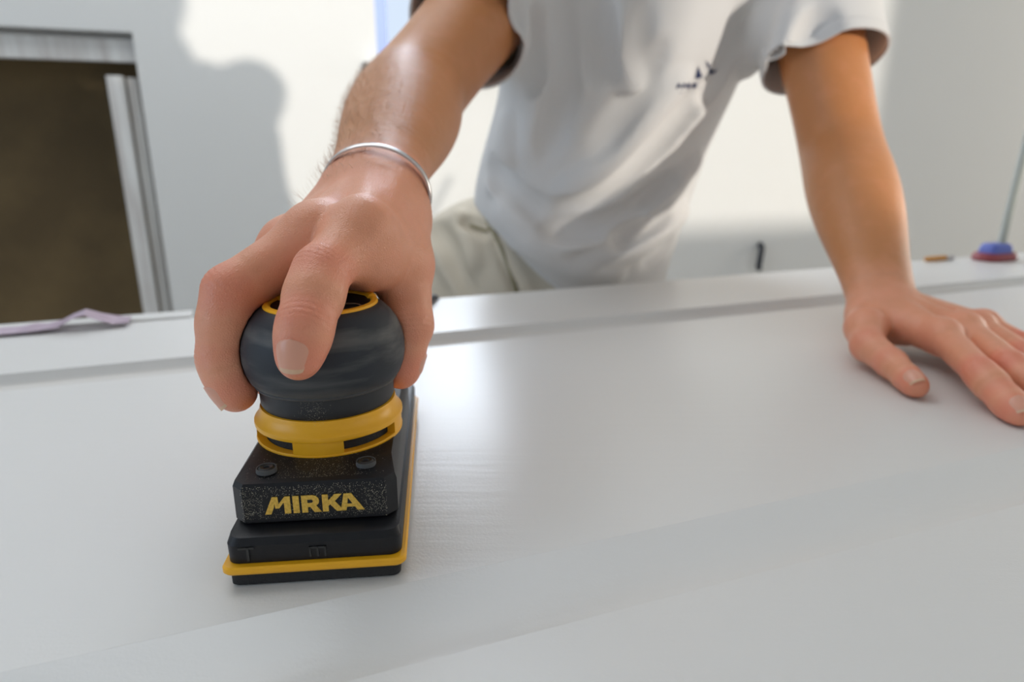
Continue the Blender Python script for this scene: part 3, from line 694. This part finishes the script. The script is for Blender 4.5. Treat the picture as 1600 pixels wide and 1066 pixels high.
# left hand
pts = [j[0] for J in list(LH.values())+[L_TH] for j in J]+[L_WR+ax_l*0.03, L_WR-ax_l*0.01]
lo, hi = bbox(pts, 0.024); lo[2] = DOOR_Z-0.006
F = Field(lo, hi+np.array([0.012, 0.0, 0.012]), 0.0012); hand_fields(F, LH, L_TH, L_WR, L_EL, LN, side_l)
F.cut(Half(W3(0, 0, 0.0004), (0, 0, 1), lo-1, hi+1), 0.003)
v, q = surface_nets(F); v = relax(v, q, 2); v, q = trim(v, q, lambda p: (p-L_WR) @ ax_l < 0.0215)
handmeshes.append((wrinkle(v, q, LH, L_TH, LN, 0.00030), q))
# arms, shoulders, neck and head
NECK = W3(0.185, 0.905, 0.455); HEADC = W3(0.215, 0.800, 0.640)
F = Field(W3(-0.20, 0.38, -0.02), W3(0.52, 1.10, 0.80), 0.003)
for wr, el, sh, ax, N in ((R_WR, R_EL, R_SH, ax_r, RN), (L_WR, L_EL, L_SH, ax_l, LN)):
    limb(F, wr, el, sh, N)
CH = W3(0.165, 0.945, 0.31)
F.add(Cone(R_SH+np.array([0.03, 0.01, 0.0]), L_SH+np.array([-0.03, 0.01, 0.0]), 0.054, 0.054), 0.04)
F.add(Cone(CH-np.array([0, 0, 0.05]), CH+np.array([0.01, -0.01, 0.07]), 0.115, 0.105, (0.58, -0.76, -0.28), 0.55), 0.05)
F.add(Cone(NECK-np.array([0, 0, 0.02]), NECK+np.array([0.02, -0.055, 0.10]), 0.064, 0.056), 0.03)
hf = unit(np.array([-0.25, -0.75, -0.55])); hs = unit(np.cross(hf, (0, 0, 1))); hu = np.cross(hs, hf)     # the face looks down at the sander
HR = np.array([hs, hf, hu])
F.add(Ell(HEADC+hu*0.022-hf*0.008, (0.074, 0.094, 0.088), HR), 0.02); F.add(Ell(HEADC-hu*0.045+hf*0.028, (0.056, 0.060, 0.066), HR), 0.03)
F.add(Cone(HEADC+hf*0.090+hu*0.008, HEADC+hf*0.108-hu*0.026, 0.009, 0.013), 0.014)
for s in (-1, 1):
    F.add(Ell(HEADC+hs*0.077*s-hu*0.008-hf*0.012, (0.009, 0.020, 0.030), HR), 0.006)
    F.cut(Ell(HEADC+hs*0.031*s+hf*0.094+hu*0.012, (0.016, 0.012, 0.010), HR), 0.012)
    F.add(Cone(HEADC+hs*0.012*s+hf*0.086+hu*0.030, HEADC+hs*0.046*s+hf*0.074+hu*0.030, 0.008, 0.006), 0.010)
F.add(Cone(HEADC+hs*0.018+hf*0.082-hu*0.056, HEADC-hs*0.018+hf*0.082-hu*0.056, 0.007, 0.007), 0.008)
F.add(Cone(HEADC+hs*0.016+hf*0.082-hu*0.068, HEADC-hs*0.016+hf*0.082-hu*0.068, 0.007, 0.007), 0.008)
v, q = surface_nets(F); v = relax(v, q, 2)
v, q = trim(v, q, lambda p: ((p-R_WR) @ ax_r > 0.0150) & (((p-L_WR) @ ax_l > 0.0150) | (np.linalg.norm(p-L_WR, axis=1) > 0.2)))
allv = [v]; allq = [q]; off = len(v)
for hv, hq in handmeshes: allv.append(hv); allq.append(hq+off); off += len(hv)
v = np.concatenate(allv); q = np.concatenate(allq)
# hands are ruddier than the forearms
hand_red = np.maximum(np.clip(1-((v-R_WR) @ ax_r+0.01)/0.05, 0, 1)*(np.linalg.norm(v-R_WR, axis=1) < 0.25), np.clip(1-((v-L_WR) @ ax_l+0.01)/0.06, 0, 1)*(np.linalg.norm(v-L_WR, axis=1) < 0.25))
tint = np.clip(np.maximum(spots_tint(v, tipspots), 0.30*hand_red)+0.12*hand_red, 0, 1)
body = np_mesh('body', v, q, M['skin'], None, tint); as_part(body)

def bvh_of(v, q): return BVHTree.FromPolygons([tuple(p) for p in v], [tuple(int(i) for i in f) for f in q])
hand_bvh = [bvh_of(*m_) for m_ in handmeshes]
def nail(J, up, wid=0.0078, ln=0.0115, roll=0.0, back=0.0015, lift=0.0):
    """curved plate on the back of the last finger bone"""
    bvh = hand_bvh[0] if any(J is x for x in list(RH.values())+[R_TH]) else hand_bvh[1]
    (a, ra), (b, rb) = J[-2], J[-1]; d = unit(b-a); n = unit(up-d*(up @ d)); s = np.cross(d, n)
    if roll: n, s = n*math.cos(roll)+s*math.sin(roll), s*math.cos(roll)-n*math.sin(roll)
    last = {}; vs = []; fs = []; nu, nw = 12, 12; La = np.linalg.norm(b-a)
    for i in range(nu+1):
        t = (i/nu)**1.6
        for k in range(nw+1):
            w_ = (k/nw*2-1); x = -back-ln*0.5+ln*t-0.0014*w_*w_*max(2*t-1, 0)
            hw = wid*(1-(1-t/0.42)**2.6 if t < 0.42 else 1.0)**0.5*(1-0.06*t) if t > 0 else wid*0.05
            ang = w_*hw/(rb*1.05); o_ = n*math.cos(ang)+s*math.sin(ang)
            h = bvh.ray_cast(Vector(b+d*x+o_*0.022), Vector(-o_), 0.022) if t < 0.80 else (None,)
            R = (np.array(h[0])-b-d*x) @ o_ if h[0] is not None else last[k]-0.0004*(1+4*(t-0.80))
            last[k] = R; R = R+0.0007+lift-0.0008*w_*w_
            vs.append(b+d*x+(n*math.cos(ang)+s*math.sin(ang))*R)
    for i in range(nu):
        for k in range(nw): p = i*(nw+1)+k; fs.append((p, p+1, p+nw+2, p+nw+1))
    m_ = len(vs); vs2 = [p-n*0.0016 for p in vs]
    o = mesh_obj('fingernail', vs+vs2, fs+[tuple(m_+i for i in f[::-1]) for f in fs], M['nail'], None, True)
    o.data.materials.append(M['nail_edge'])
    for f in o.data.polygons:
        if f.index//nw == nu-1 and f.index < nu*nw: f.material_index = 1
    o.parent = body
    return o
nail(RH['index'], np.array([-0.10, -0.97, 0.1]), 0.0070, 0.0130, 0.0, -0.0034)
nail(RH['middle'], np.array([-0.75, -0.60, -0.2]), 0.0070, 0.0125, 0.0, -0.0030)
nail(RH['ring'], np.array([-0.95, -0.1, -0.2]), 0.0070)
nail(RH['little'], np.array([-0.95, -0.1, -0.2]), 0.0058)
nail(R_TH, np.array([0.9, 0.3, 0.0]), 0.0085)
nail(LH['index'], np.array([-0.15, -0.1, 1]), 0.0070, 0.012, 0.0, -0.003); nail(LH['middle'], LN, 0.0070); nail(LH['ring'], LN, 0.0066); nail(LH['little'], LN, 0.0056)
nail(L_TH, np.array([-0.35, -0.60, 0.8]), 0.0078, 0.0125, 0.0, -0.003)

# ---- fine hair on the forearm and the back of the sanding hand
def arm_hair():
    bv_ = bvh_of(v, q); rnd = random.Random(3); bm = bmesh.new(); bn_ = unit(RN-ax_r*(RN @ ax_r)); bs_ = np.cross(ax_r, bn_)
    for _ in range(2200):
        t = rnd.uniform(0.012, 0.235) if rnd.random() < 0.9 else rnd.uniform(-0.03, 0.012); a = rnd.gauss(math.radians(125), math.radians(42))
        o_ = bs_*math.cos(a)+bn_*math.sin(a); c = R_WR+ax_r*t
        h = bv_.ray_cast(Vector(c+o_*0.07), Vector(-o_), 0.07)
        if h[0] is None: continue
        p0 = h[0]; nn = Vector(o_); along = Vector(unit(-ax_r*0.35+np.cross(ax_r, o_)*rnd.gauss(0.75, 0.35)+o_*0.12)); L = rnd.uniform(0.006, 0.014)
        p1 = p0+along*L*0.5+nn*L*0.16; p2 = p0+along*L+nn*L*0.10; sd_ = along.cross(nn).normalized(); w_ = 0.00007
        vs = [bm.verts.new(x) for x in (p0-sd_*w_, p0+sd_*w_, p1+sd_*w_, p1-sd_*w_, p2)]
        bm.faces.new(vs[:4]); bm.faces.new((vs[3], vs[2], vs[4]))
    o = bm_obj('arm_hair', bm, M['armhair']); o['kind'] = 'stuff'; o.parent = body
arm_hair()

# ---- polo shirt
TS = unit(W3(0.165, 0.945, 0.31)-W3(0.105, 1.03, 0.05)); TL = unit(L_SH-R_SH); TL = unit(TL-TS*(TL @ TS)); TN = np.cross(TL, TS)   # spine, lateral, front
if TN[1] > 0: TN = -TN
TN = unit(np.array([0.58, -0.76, -0.28]))
shirt_prims = [
 (Cone(W3(0.100, 1.035, -0.02), W3(0.112, 1.02, 0.10), 0.172, 0.174, TN, 0.64), 0.05),
 (Cone(W3(0.112, 1.02, 0.10), W3(0.165, 0.945, 0.32), 0.174, 0.188, TN, 0.64), 0.05),
 (Cone(R_SH+np.array([0.02, 0.01, 0.0]), L_SH+np.array([-0.02, 0.01, 0.0]), 0.072, 0.072), 0.07),
 (Cone(NECK+np.array([0, 0.0, -0.05]), NECK+np.array([0.005, -0.02, 0.035]), 0.085, 0.070), 0.05),
]
SLV = []
for sh, el, f_h, r0, r1 in ((R_SH, R_EL, 0.575, 0.074, 0.0605), (L_SH, L_EL, 0.66, 0.076, 0.068)):
    d = unit(el-sh); SLV.append((sh, sh+(el-sh)*f_h, d, r0, r1))
F = Field(W3(-0.20, 0.66, -0.20), W3(0.54, 1.26, 0.58), 0.003)
for p, k in shirt_prims: F.add(p, k)
for sh, hm, d, r0, r1 in SLV: F.add(Cone(sh, hm+d*0.06, r0, r1), 0.045)
C0 = np.array([0, 0, DOOR_Z+CAM_H])
def hit_field(F, px, py, s0=0.55, s1=1.7):
    r = ray(px, py); s = np.arange(s0, s1, F.vox*0.5); p = C0+r*s[:, None]
    x = (p-F.lo)/F.vox; i = np.floor(x).astype(int); ok = ((i >= 0) & (i < F.n-1)).all(1); i = np.clip(i, 0, F.n-2); f = np.clip(x-i, 0, 1); d = 0
    for a in (0, 1):
        for b in (0, 1):
            for c in (0, 1):
                d = d+F.d[i[:, 0]+a, i[:, 1]+b, i[:, 2]+c]*np.abs(1-a-f[:, 0])*np.abs(1-b-f[:, 1])*np.abs(1-c-f[:, 2])
    d = np.where(ok, d, 1.0); h = np.nonzero(d < 0)[0]
    if not len(h) or h[0] == 0: return None
    k = h[0]; t = d[k-1]/(d[k-1]-d[k]) if d[k-1] < 0.5 else 1.0
    return p[k-1]+(p[k]-p[k-1])*t
def fold_lines(F, folds, k=0.010):
    D0 = F.d.copy(); T = Field.__new__(Field); T.lo, T.vox, T.n, T.d = F.lo, F.vox, F.n, D0
    for poly, r, proud, sg in folds:
        pp = [hit_field(T, *p) for p in poly]; pp = [p for p in pp if p is not None]
        if len(pp) < 2: continue
        pp = [np.array(p) for p in spline([tuple(p) for p in pp], 5)]
        vd = [unit(p-C0) for p in pp]; nP = len(pp)
        e = [min(1, 3.0*min(i, nP-1-i)/nP+0.30) for i in range(nP)]
        for i in range(nP-1):
            if sg > 0: F.add(Cone(pp[i]+vd[i]*(r-proud*e[i]), pp[i+1]+vd[i+1]*(r-proud*e[i+1]), r, r), k)
            else: F.cut(Cone(pp[i]-vd[i]*(r-proud*e[i]), pp[i+1]-vd[i+1]*(r-proud*e[i+1]), r, r), k)
FOLDS = [   # pixel polylines on the cloth, radius, height, ridge or furrow
 ([(1118, 128), (1040, 215), (960, 290), (890, 332), (820, 340)], 0.013, 0.0085, 1),
 ([(1062, 120), (990, 205), (930, 265), (880, 292)], 0.012, 0.0080, 1),
 ([(1140, 165), (1080, 250), (990, 330), (890, 375), (815, 372)], 0.015, 0.0095, 1),
 ([(1118, 250), (1060, 330), (985, 385), (905, 402)], 0.016, 0.0075, 1),
 ([(1092, 150), (1015, 240), (935, 312), (865, 338)], 0.012, 0.0070, -1),
 ([(1125, 205), (1045, 285), (950, 350), (860, 360)], 0.013, 0.0075, -1),
 ([(1035, 85), (985, 160), (935, 225)], 0.015, 0.0080, -1),
 ([(868, 15), (862, 80), (850, 150), (830, 235)], 0.014, 0.0060, 1),
 ([(912, 10), (906, 70), (902, 130)], 0.012, 0.0050, 1),
 ([(955, 10), (962, 70), (985, 125)], 0.013, 0.0050, 1),
 ([(890, 15), (885, 80), (876, 160), (860, 230)], 0.014, 0.0060, -1),
 ([(932, 10), (934, 70), (940, 120)], 0.013, 0.0050, -1),
 ([(1165, 30), (1140, 85), (1112, 150)], 0.013, 0.0070, -1),
 ([(1190, 35), (1165, 105)], 0.013, 0.0060, 1),
 ([(1245, 20), (1232, 70), (1222, 115)], 0.013, 0.0050, 1),
 ([(1290, 25), (1270, 60), (1262, 95)], 0.013, 0.0050, -1),
 ([(818, 20), (812, 60), (806, 100)], 0.012, 0.0050, -1),
 ([(1010, 20), (1000, 80), (1015, 120)], 0.011, 0.0055, -1), ([(1100, 260), (1040, 335), (970, 375)], 0.010, 0.0060, -1), ([(1085, 330), (1050, 380), (1015, 410)], 0.010, 0.0055, -1),
 ([(845, 25), (838, 80), (826, 130)], 0.010, 0.0045, -1), ([(800, 190), (790, 250), (778, 285)], 0.012, 0.0050, 1),
 ([(765, 260), (800, 305), (850, 335)], 0.013, 0.0050, -1), ([(790, 330), (840, 385), (900, 418), (960, 425)], 0.013, 0.0050, 1),
]
fold_lines(F, FOLDS, 0.016)
v, q = surface_nets(F); v = relax(v, q, 8)
# open the hem, the sleeves and the neck
h0, h1, h2 = PS(752, 296, 1.06), PS(880, 455, 0.94), PS(1046, 600, 1.02)
HEM_N = unit(np.cross(h1-h0, h2-h0)); HEM_N = HEM_N if HEM_N[2] > 0 else -HEM_N
def shirt_keep(p):
    k = (p-h0) @ HEM_N > 0
    for sh, hm, d, r0, r1 in SLV:
        t = (p-sh) @ d; rad = np.linalg.norm(p-sh-t[:, None]*d, axis=1)
        k &= ~((t > (hm-sh) @ d) & (rad < r1+0.03) & (t < (hm-sh) @ d+0.2))
    nc = NECK+np.array([0.0, -0.02, 0.012]); cn = unit(np.array([0.05, -0.45, 0.9]))
    k &= ~(((p-nc) @ cn > 0) & (np.linalg.norm(p-nc-cn*((p-nc) @ cn)[:, None], axis=1) < 0.090))
    return k
v, q = trim(v, q, shirt_keep)
shirt = np_mesh('polo_shirt', v, q, M['shirt']); as_part(shirt)
so = shirt.modifiers.new('cloth_thickness', 'SOLIDIFY'); so.thickness = 0.0022; so.offset = -1
# sleeve and hem bands
shirt_bvh = bvh_of(v, q)
def hit_bvh(b, px, py, lift=0.0006):
    r = Vector(ray(px, py)).normalized(); h = b.ray_cast(Vector(C0), r)
    return None if h[0] is None else h[0]-r*lift
def print_on(b, polys, name, m, parent, lift=0.0016, step=4.0):
    bm = bmesh.new()
    for poly in polys:
        pts = []
        for i in range(len(poly)):
            a, c = np.array(poly[i], float), np.array(poly[(i+1) % len(poly)], float); n = max(1, int(np.linalg.norm(c-a)/step))
            pts += [a+(c-a)*k/n for k in range(n)]
        vs = [hit_bvh(b, *p, lift) for p in pts]
        if any(x is None for x in vs): continue
        bm.faces.new([bm.verts.new(x) for x in vs])
    bmesh.ops.triangulate(bm, faces=bm.faces)
    return bm_obj(name, bm, m)
def skew(poly, ox, oy, sc, sl=-0.30): return [(ox+x*sc, oy-y*sc+x*sc*sl) for x, y in poly]
emb = [[(1086, 123), (1091, 103), (1096, 117), (1099, 119), (1092, 123)], [(1103, 95), (1109, 101), (1113, 111), (1121, 108), (1117, 114), (1109, 117)]]
ap = print_on(shirt_bvh, emb, 'sail_emblem', M['navy'], shirt); ap.parent = shirt
GA = [[(0,0),(1.2,0),(2.2,2.4),(3.2,0),(4.4,0),(2.8,4.6),(1.6,4.6)]]; GB = [[(0,0),(3.0,0),(3.8,1.2),(3.1,2.3),(3.7,3.4),(2.9,4.6),(0,4.6)]]; GO = [[(1,0),(3,0),(4,1.2),(4,3.4),(3,4.6),(1,4.6),(0,3.4),(0,1.2)]]
tx = [skew(p, 1057+8.2*k, 139, 1.75) for k, g in enumerate((GA, GA, GB, GO)) for p in g]
tp = print_on(shirt_bvh, tx, 'chest_lettering', M['navy'], shirt, 0.0016, 8.0); tp.parent = shirt
tag_line = print_on(shirt_bvh, [[(1060, 145), (1095, 137), (1095, 138.5), (1060, 146.5)]], 'emblem_line', M['seam_grey'], shirt, 0.0006); tag_line.parent = shirt
def ring_band(sh, hm, d, r):     # folded sleeve edge following the cloth
    b1 = unit(np.cross(d, (0.3, 0.2, 1))); b2 = np.cross(d, b1); pts = []
    for k in range(48):
        t = 2*math.pi*k/48; o_ = b1*math.cos(t)+b2*math.sin(t); c = hm-d*0.003
        h = shirt_bvh.ray_cast(Vector(c+o_*0.12), Vector(-o_), 0.12); pts.append(h[0] if h[0] is not None and (h[0]-Vector(c)).length < r+0.016 else Vector(c+o_*(r+0.001)))
    return pts
for sh, hm, d, r0, r1 in SLV:
    pts = ring_band(sh, hm, d, r1); bm = bmesh.new(); cen = sum(pts, Vector())/len(pts); rows = []
    for p in pts:
        o_ = (p-cen).normalized(); D_ = Vector(d); rows.append([bm.verts.new(p+D_*a+o_*b_) for a, b_ in ((0.004, -0.0015), (0.004, 0.0012), (-0.004, 0.0014), (-0.010, 0.0012), (-0.0125, -0.0008))])
    for k in range(48):
        for jn in range(4): bm.faces.new((rows[k][jn], rows[(k+1)%48][jn], rows[(k+1)%48][jn+1], rows[k][jn+1]))
    o = bm_obj('sleeve_band', bm, M['shirt'], None, 60); o.parent = shirt
# collar
nc = NECK+np.array([0.0, -0.02, 0.012]); cn = unit(np.array([0.05, -0.45, 0.9])); c1 = unit(np.cross(cn, (1, 0, 0))); c2 = np.cross(cn, c1)
bm = bmesh.new(); rows = []
for k in range(44):
    t = math.radians(-90+12)+math.radians(336)*k/43; o_ = -c1*math.sin(t)+c2*math.cos(t)
    rows.append([bm.verts.new(nc+o_*r+cn*z) for r, z in ((0.078, -0.012), (0.074, 0.020), (0.077, 0.026), (0.082, 0.020), (0.098, -0.018), (0.096, -0.020), (0.080, 0.012))])
for k in range(43):
    for jn in range(6): bm.faces.new((rows[k][jn], rows[k][jn+1], rows[k+1][jn+1], rows[k+1][jn]))
o = bm_obj('collar', bm, M['shirt'], None, 60); o.parent = shirt

# ---- trousers
F = Field(W3(-0.30, 0.84, -0.775), W3(0.46, 1.42, 0.20), 0.005)
R_HIP, L_HIP = W3(-0.10, 1.15, -0.06), W3(0.14, 1.10, -0.06)
R_FT, L_FT = np.array([-0.17, 1.18, 0.0]), np.array([0.26, 1.08, 0.0])
F.add(Cone(W3(-0.030, 1.145, -0.045), W3(0.090, 1.06, -0.045), 0.140, 0.120), 0.05)
F.add(Cone(W3(0.095, 1.045, -0.01), W3(0.00, 1.11, -0.08), 0.118, 0.14), 0.05)
for hp, ft, kn in ((R_HIP, R_FT, np.array([-0.17, 1.08, 0.42])), (L_HIP, L_FT, np.array([0.22, 1.00, 0.42]))):
    F.add(Cone(hp, kn, 0.105, 0.075), 0.04); F.add(Cone(kn, ft+np.array([0, 0, 0.06]), 0.075, 0.068), 0.03)
fold_lines(F, [([(676, 352), (700, 385), (712, 420), (735, 465)], 0.012, 0.004, -1), ([(715, 340), (735, 375), (748, 415)], 0.012, 0.004, 1), ([(690, 330), (730, 345), (765, 362)], 0.010, 0.004, -1),
  ([(772, 352), (790, 395), (806, 440), (815, 470)], 0.012, 0.006, -1), ([(790, 370), (815, 420), (835, 460)], 0.010, 0.003, 1), ([(650, 400), (672, 440), (690, 470)], 0.012, 0.004, -1)], 0.014)
v, q = surface_nets(F); v = relax(v, q, 3); trousers = np_mesh('trousers', v, q, M['trousers']); as_part(trousers)
tb = bvh_of(v, q)
def seam(name, poly, r, m, lift=0.0):
    pp = [hit_bvh(tb, *p, lift) for p in poly]; pp = [p for p in pp if p is not None]
    if len(pp) < 2: return
    bm = bmesh.new(); bm_tube(bm, spline(pp, 5), r, 8); o = bm_obj(name, bm, m, None, 60); o.parent = trousers
seam('pocket_seam', [(766, 352), (783, 385), (798, 425), (808, 462)], 0.0035, M['seam'])
seam('side_seam', [(700, 318), (735, 352), (762, 362)], 0.0025, M['seam'])
seam('belt_loop', [(752, 300), (757, 330), (768, 358)], 0.005, M['seam'])
seam('waistband', [(760, 302), (785, 352), (815, 392), (852, 428), (884, 452)], 0.007, M['shirt'])
for ft, s in ((R_FT, -1), (L_FT, 1)):
    F = Field(ft+np.array([-0.09, -0.24, -0.004]), ft+np.array([0.09, 0.12, 0.14]), 0.004)
    F.add(Cone(ft+np.array([0, 0.04, 0.045]), ft+np.array([0.01*s, -0.14, 0.035]), 0.042, 0.042), 0.02); F.add(Cone(ft+np.array([0, 0.02, 0.05]), ft+np.array([0, 0.02, 0.11]), 0.042, 0.045), 0.02)
    F.cut(Half((0, 0, 0.001), (0, 0, 1), F.lo-1, F.lo+2), 0.004)
    v, q = surface_nets(F); as_part(np_mesh('shoe', v, q, M['shoe']))
# ---- hair and eyes
F = Field(HEADC-0.14, HEADC+0.14, 0.004)
F.add(Ell(HEADC+hu*0.030-hf*0.014, (0.081, 0.100, 0.090), HR), 0.01)
F.cut(Ell(HEADC-hu*0.045+hf*0.075, (0.10, 0.085, 0.105), HR), 0.01); F.cut(Cone(HEADC-hu*0.12-hf*0.02, HEADC-hu*0.075-hf*0.02, 0.09, 0.07), 0.01)
v, q = surface_nets(F); as_part(np_mesh('hair', v, q, M['hair']))
for s in (-1, 1):
    bm = bmesh.new(); bmesh.ops.create_uvsphere(bm, u_segments=16, v_segments=10, radius=0.0115)
    for vv in bm.verts: vv.co = vv.co+Vector(HEADC+hs*0.031*s+hf*0.078+hu*0.012)
    as_part(bm_obj('eye', bm, M['eye'], None, 60))

# ---- bracelet on the right wrist
bc = R_WR-ax_r*0.010; bn = unit(RN-ax_r*(RN @ ax_r)); bs = np.cross(ax_r, bn)
bm = bmesh.new(); rows = []
for k in range(72):
    t = 2*math.pi*k/72; dirv = bs*(math.cos(t)*0.0302+0.0028)+bn*(math.sin(t)*0.0252-0.0005); o_ = unit(bs*math.cos(t)*0.0245+bn*math.sin(t)*0.0315)
    c = bc+dirv+ax_r*(0.003*math.sin(t)-0.006*math.cos(t))
    rows.append([bm.verts.new(c+ax_r*a+o_*b) for a, b in ((-0.0022, 0), (-0.0022, 0.0010), (-0.0012, 0.0016), (0.0012, 0.0016), (0.0022, 0.0010), (0.0022, 0))])
for k in range(72):
    for j in range(6): bm.faces.new((rows[k][j], rows[k][(j+1)%6], rows[(k+1)%72][(j+1)%6], rows[(k+1)%72][j]))
tag(bm_obj('bracelet', bm, M['steel'], None, 50), 'plain silver steel bangle around the wrist of the sanding hand', 'bracelet')

# ------------------------------------------------------------------ odds and ends around the door
def pz_uv(px, py, z=0.0): p = PZ(px, py, z); return float(p @ U), float(p @ V)
bu, bv = pz_uv(302, 488)
tag(uv_box('timber_board', DU0-0.05, bu, DV1+0.003, DV1+0.03, DOOR_Z-0.0395, DOOR_Z+0.002, M['door'], None, 0.001), 'narrow white board lying along the far edge of the door', 'board')
pu, pv = pz_uv(128, 507)
rnd = random.Random(8); vs = []; fs = []; n1, n2 = 11, 7
for i in range(n1):
    for k in range(n2):
        x = (i/(n1-1)-0.62)*0.12; y = (k/(n2-1)-0.5)*0.028
        hgt = 0.013*math.exp(-((x-0.008)/0.016)**2)*(0.55+0.45*math.cos((y)*70))+0.003*rnd.random()*(abs(x) < 0.05)+0.0035
        vs.append(uv(pu+x, DV1-0.006+y, DOOR_Z+hgt))
for i in range(n1-1):
    for k in range(n2-1): p = i*n2+k; fs.append((p, p+n2, p+n2+1, p+1))
cp = tag(mesh_obj('crumpled_paper', vs, fs, M['pink']), 'crumpled lilac abrasive paper lying on the white board', 'paper')
cp.modifiers.new('thickness', 'SOLIDIFY').thickness = 0.0008
# brush with red base and blue block, grey rod leaning out of it
ou, ov = pz_uv(1546, 398); ov = DV1-0.035; ou -= 0.045
oc = Vector(uv(ou, ov, DOOR_Z))
ob = tag(empty('scrubbing_pad', oc, TH), 'small dark red and blue hand pad with grey rod on the far door edge', 'tool')
loft('base', [(rrect(0.034, -0.020, 0.020, 0.018), 0.0004), (rrect(0.036, -0.022, 0.022, 0.020), 0.005), (rrect(0.033, -0.019, 0.019, 0.018), 0.012)], M['red'], ob, 40)
loft('block', [(rrect(0.024, -0.015, 0.015, 0.008), 0.0118), (rrect(0.022, -0.014, 0.014, 0.008), 0.022), (rrect(0.018, -0.011, 0.011, 0.007), 0.026)], M['blue'], ob, 40)
bm = bmesh.new(); bm_tube(bm, [(0.010, 0.0, 0.022), (0.062, 0.03, 0.130), (0.115, 0.06, 0.24)], 0.006, 12); bm_obj('rod', bm, M['greyrod'], ob, 50)
gu, gv = pz_uv(1462, 405); gv = DV1-0.012; gu -= 0.012
g = tag(empty('pencil', uv(gu, gv, DOOR_Z), TH), 'short orange pencil with grey ferrule lying on the far door edge', 'pencil')
bm = bmesh.new(); bm_tube(bm, [(-0.030, 0, 0.0043), (-0.026, 0, 0.0043), (0.014, 0, 0.0043)], [0.0015, 0.004, 0.004], 8); bm_obj('shaft', bm, M['orange'], g, 30)
bm = bmesh.new(); bm_tube(bm, [(0.014, 0, 0.0043), (0.030, 0, 0.0043)], 0.0042, 12); bm_obj('ferrule', bm, M['steel'], g, 30)
# wire stub and small box on the back wall
a0, az0 = wall_px(1184, 386, WB); a1, az1 = wall_px(1177, 414, WB)
bm = bmesh.new(); bm_tube(bm, spline([uv(a0+0.01, WB+0.005, az0+0.01), uv(a0, WB-0.022, az0), uv((a0+a1)/2-0.008, WB-0.035, (az0+az1)/2), uv(a1, WB-0.030, az1), uv(a1+0.006, WB-0.028, az1-0.012)], 6), 0.011, 10)
tag(bm_obj('wire_stub', bm, M['cable'], None, 50), 'dark bundle of wire sticking out of the sunlit wall', 'wire')
b0, bz0 = wall_px(575, 111, WB)
bm = bmesh.new(); bm_box(bm, -0.012, 0.012, -0.016, 0.0, -0.022, 0.022, None, 0.003)
for vv in bm.verts: vv.co = to_uv((vv.co.x+b0, vv.co.y+WB, vv.co.z+bz0))
tag(bm_obj('wall_bracket', bm, M['greyrod'], None, 40), 'small grey metal bracket on the wall beside the bright window', 'bracket')
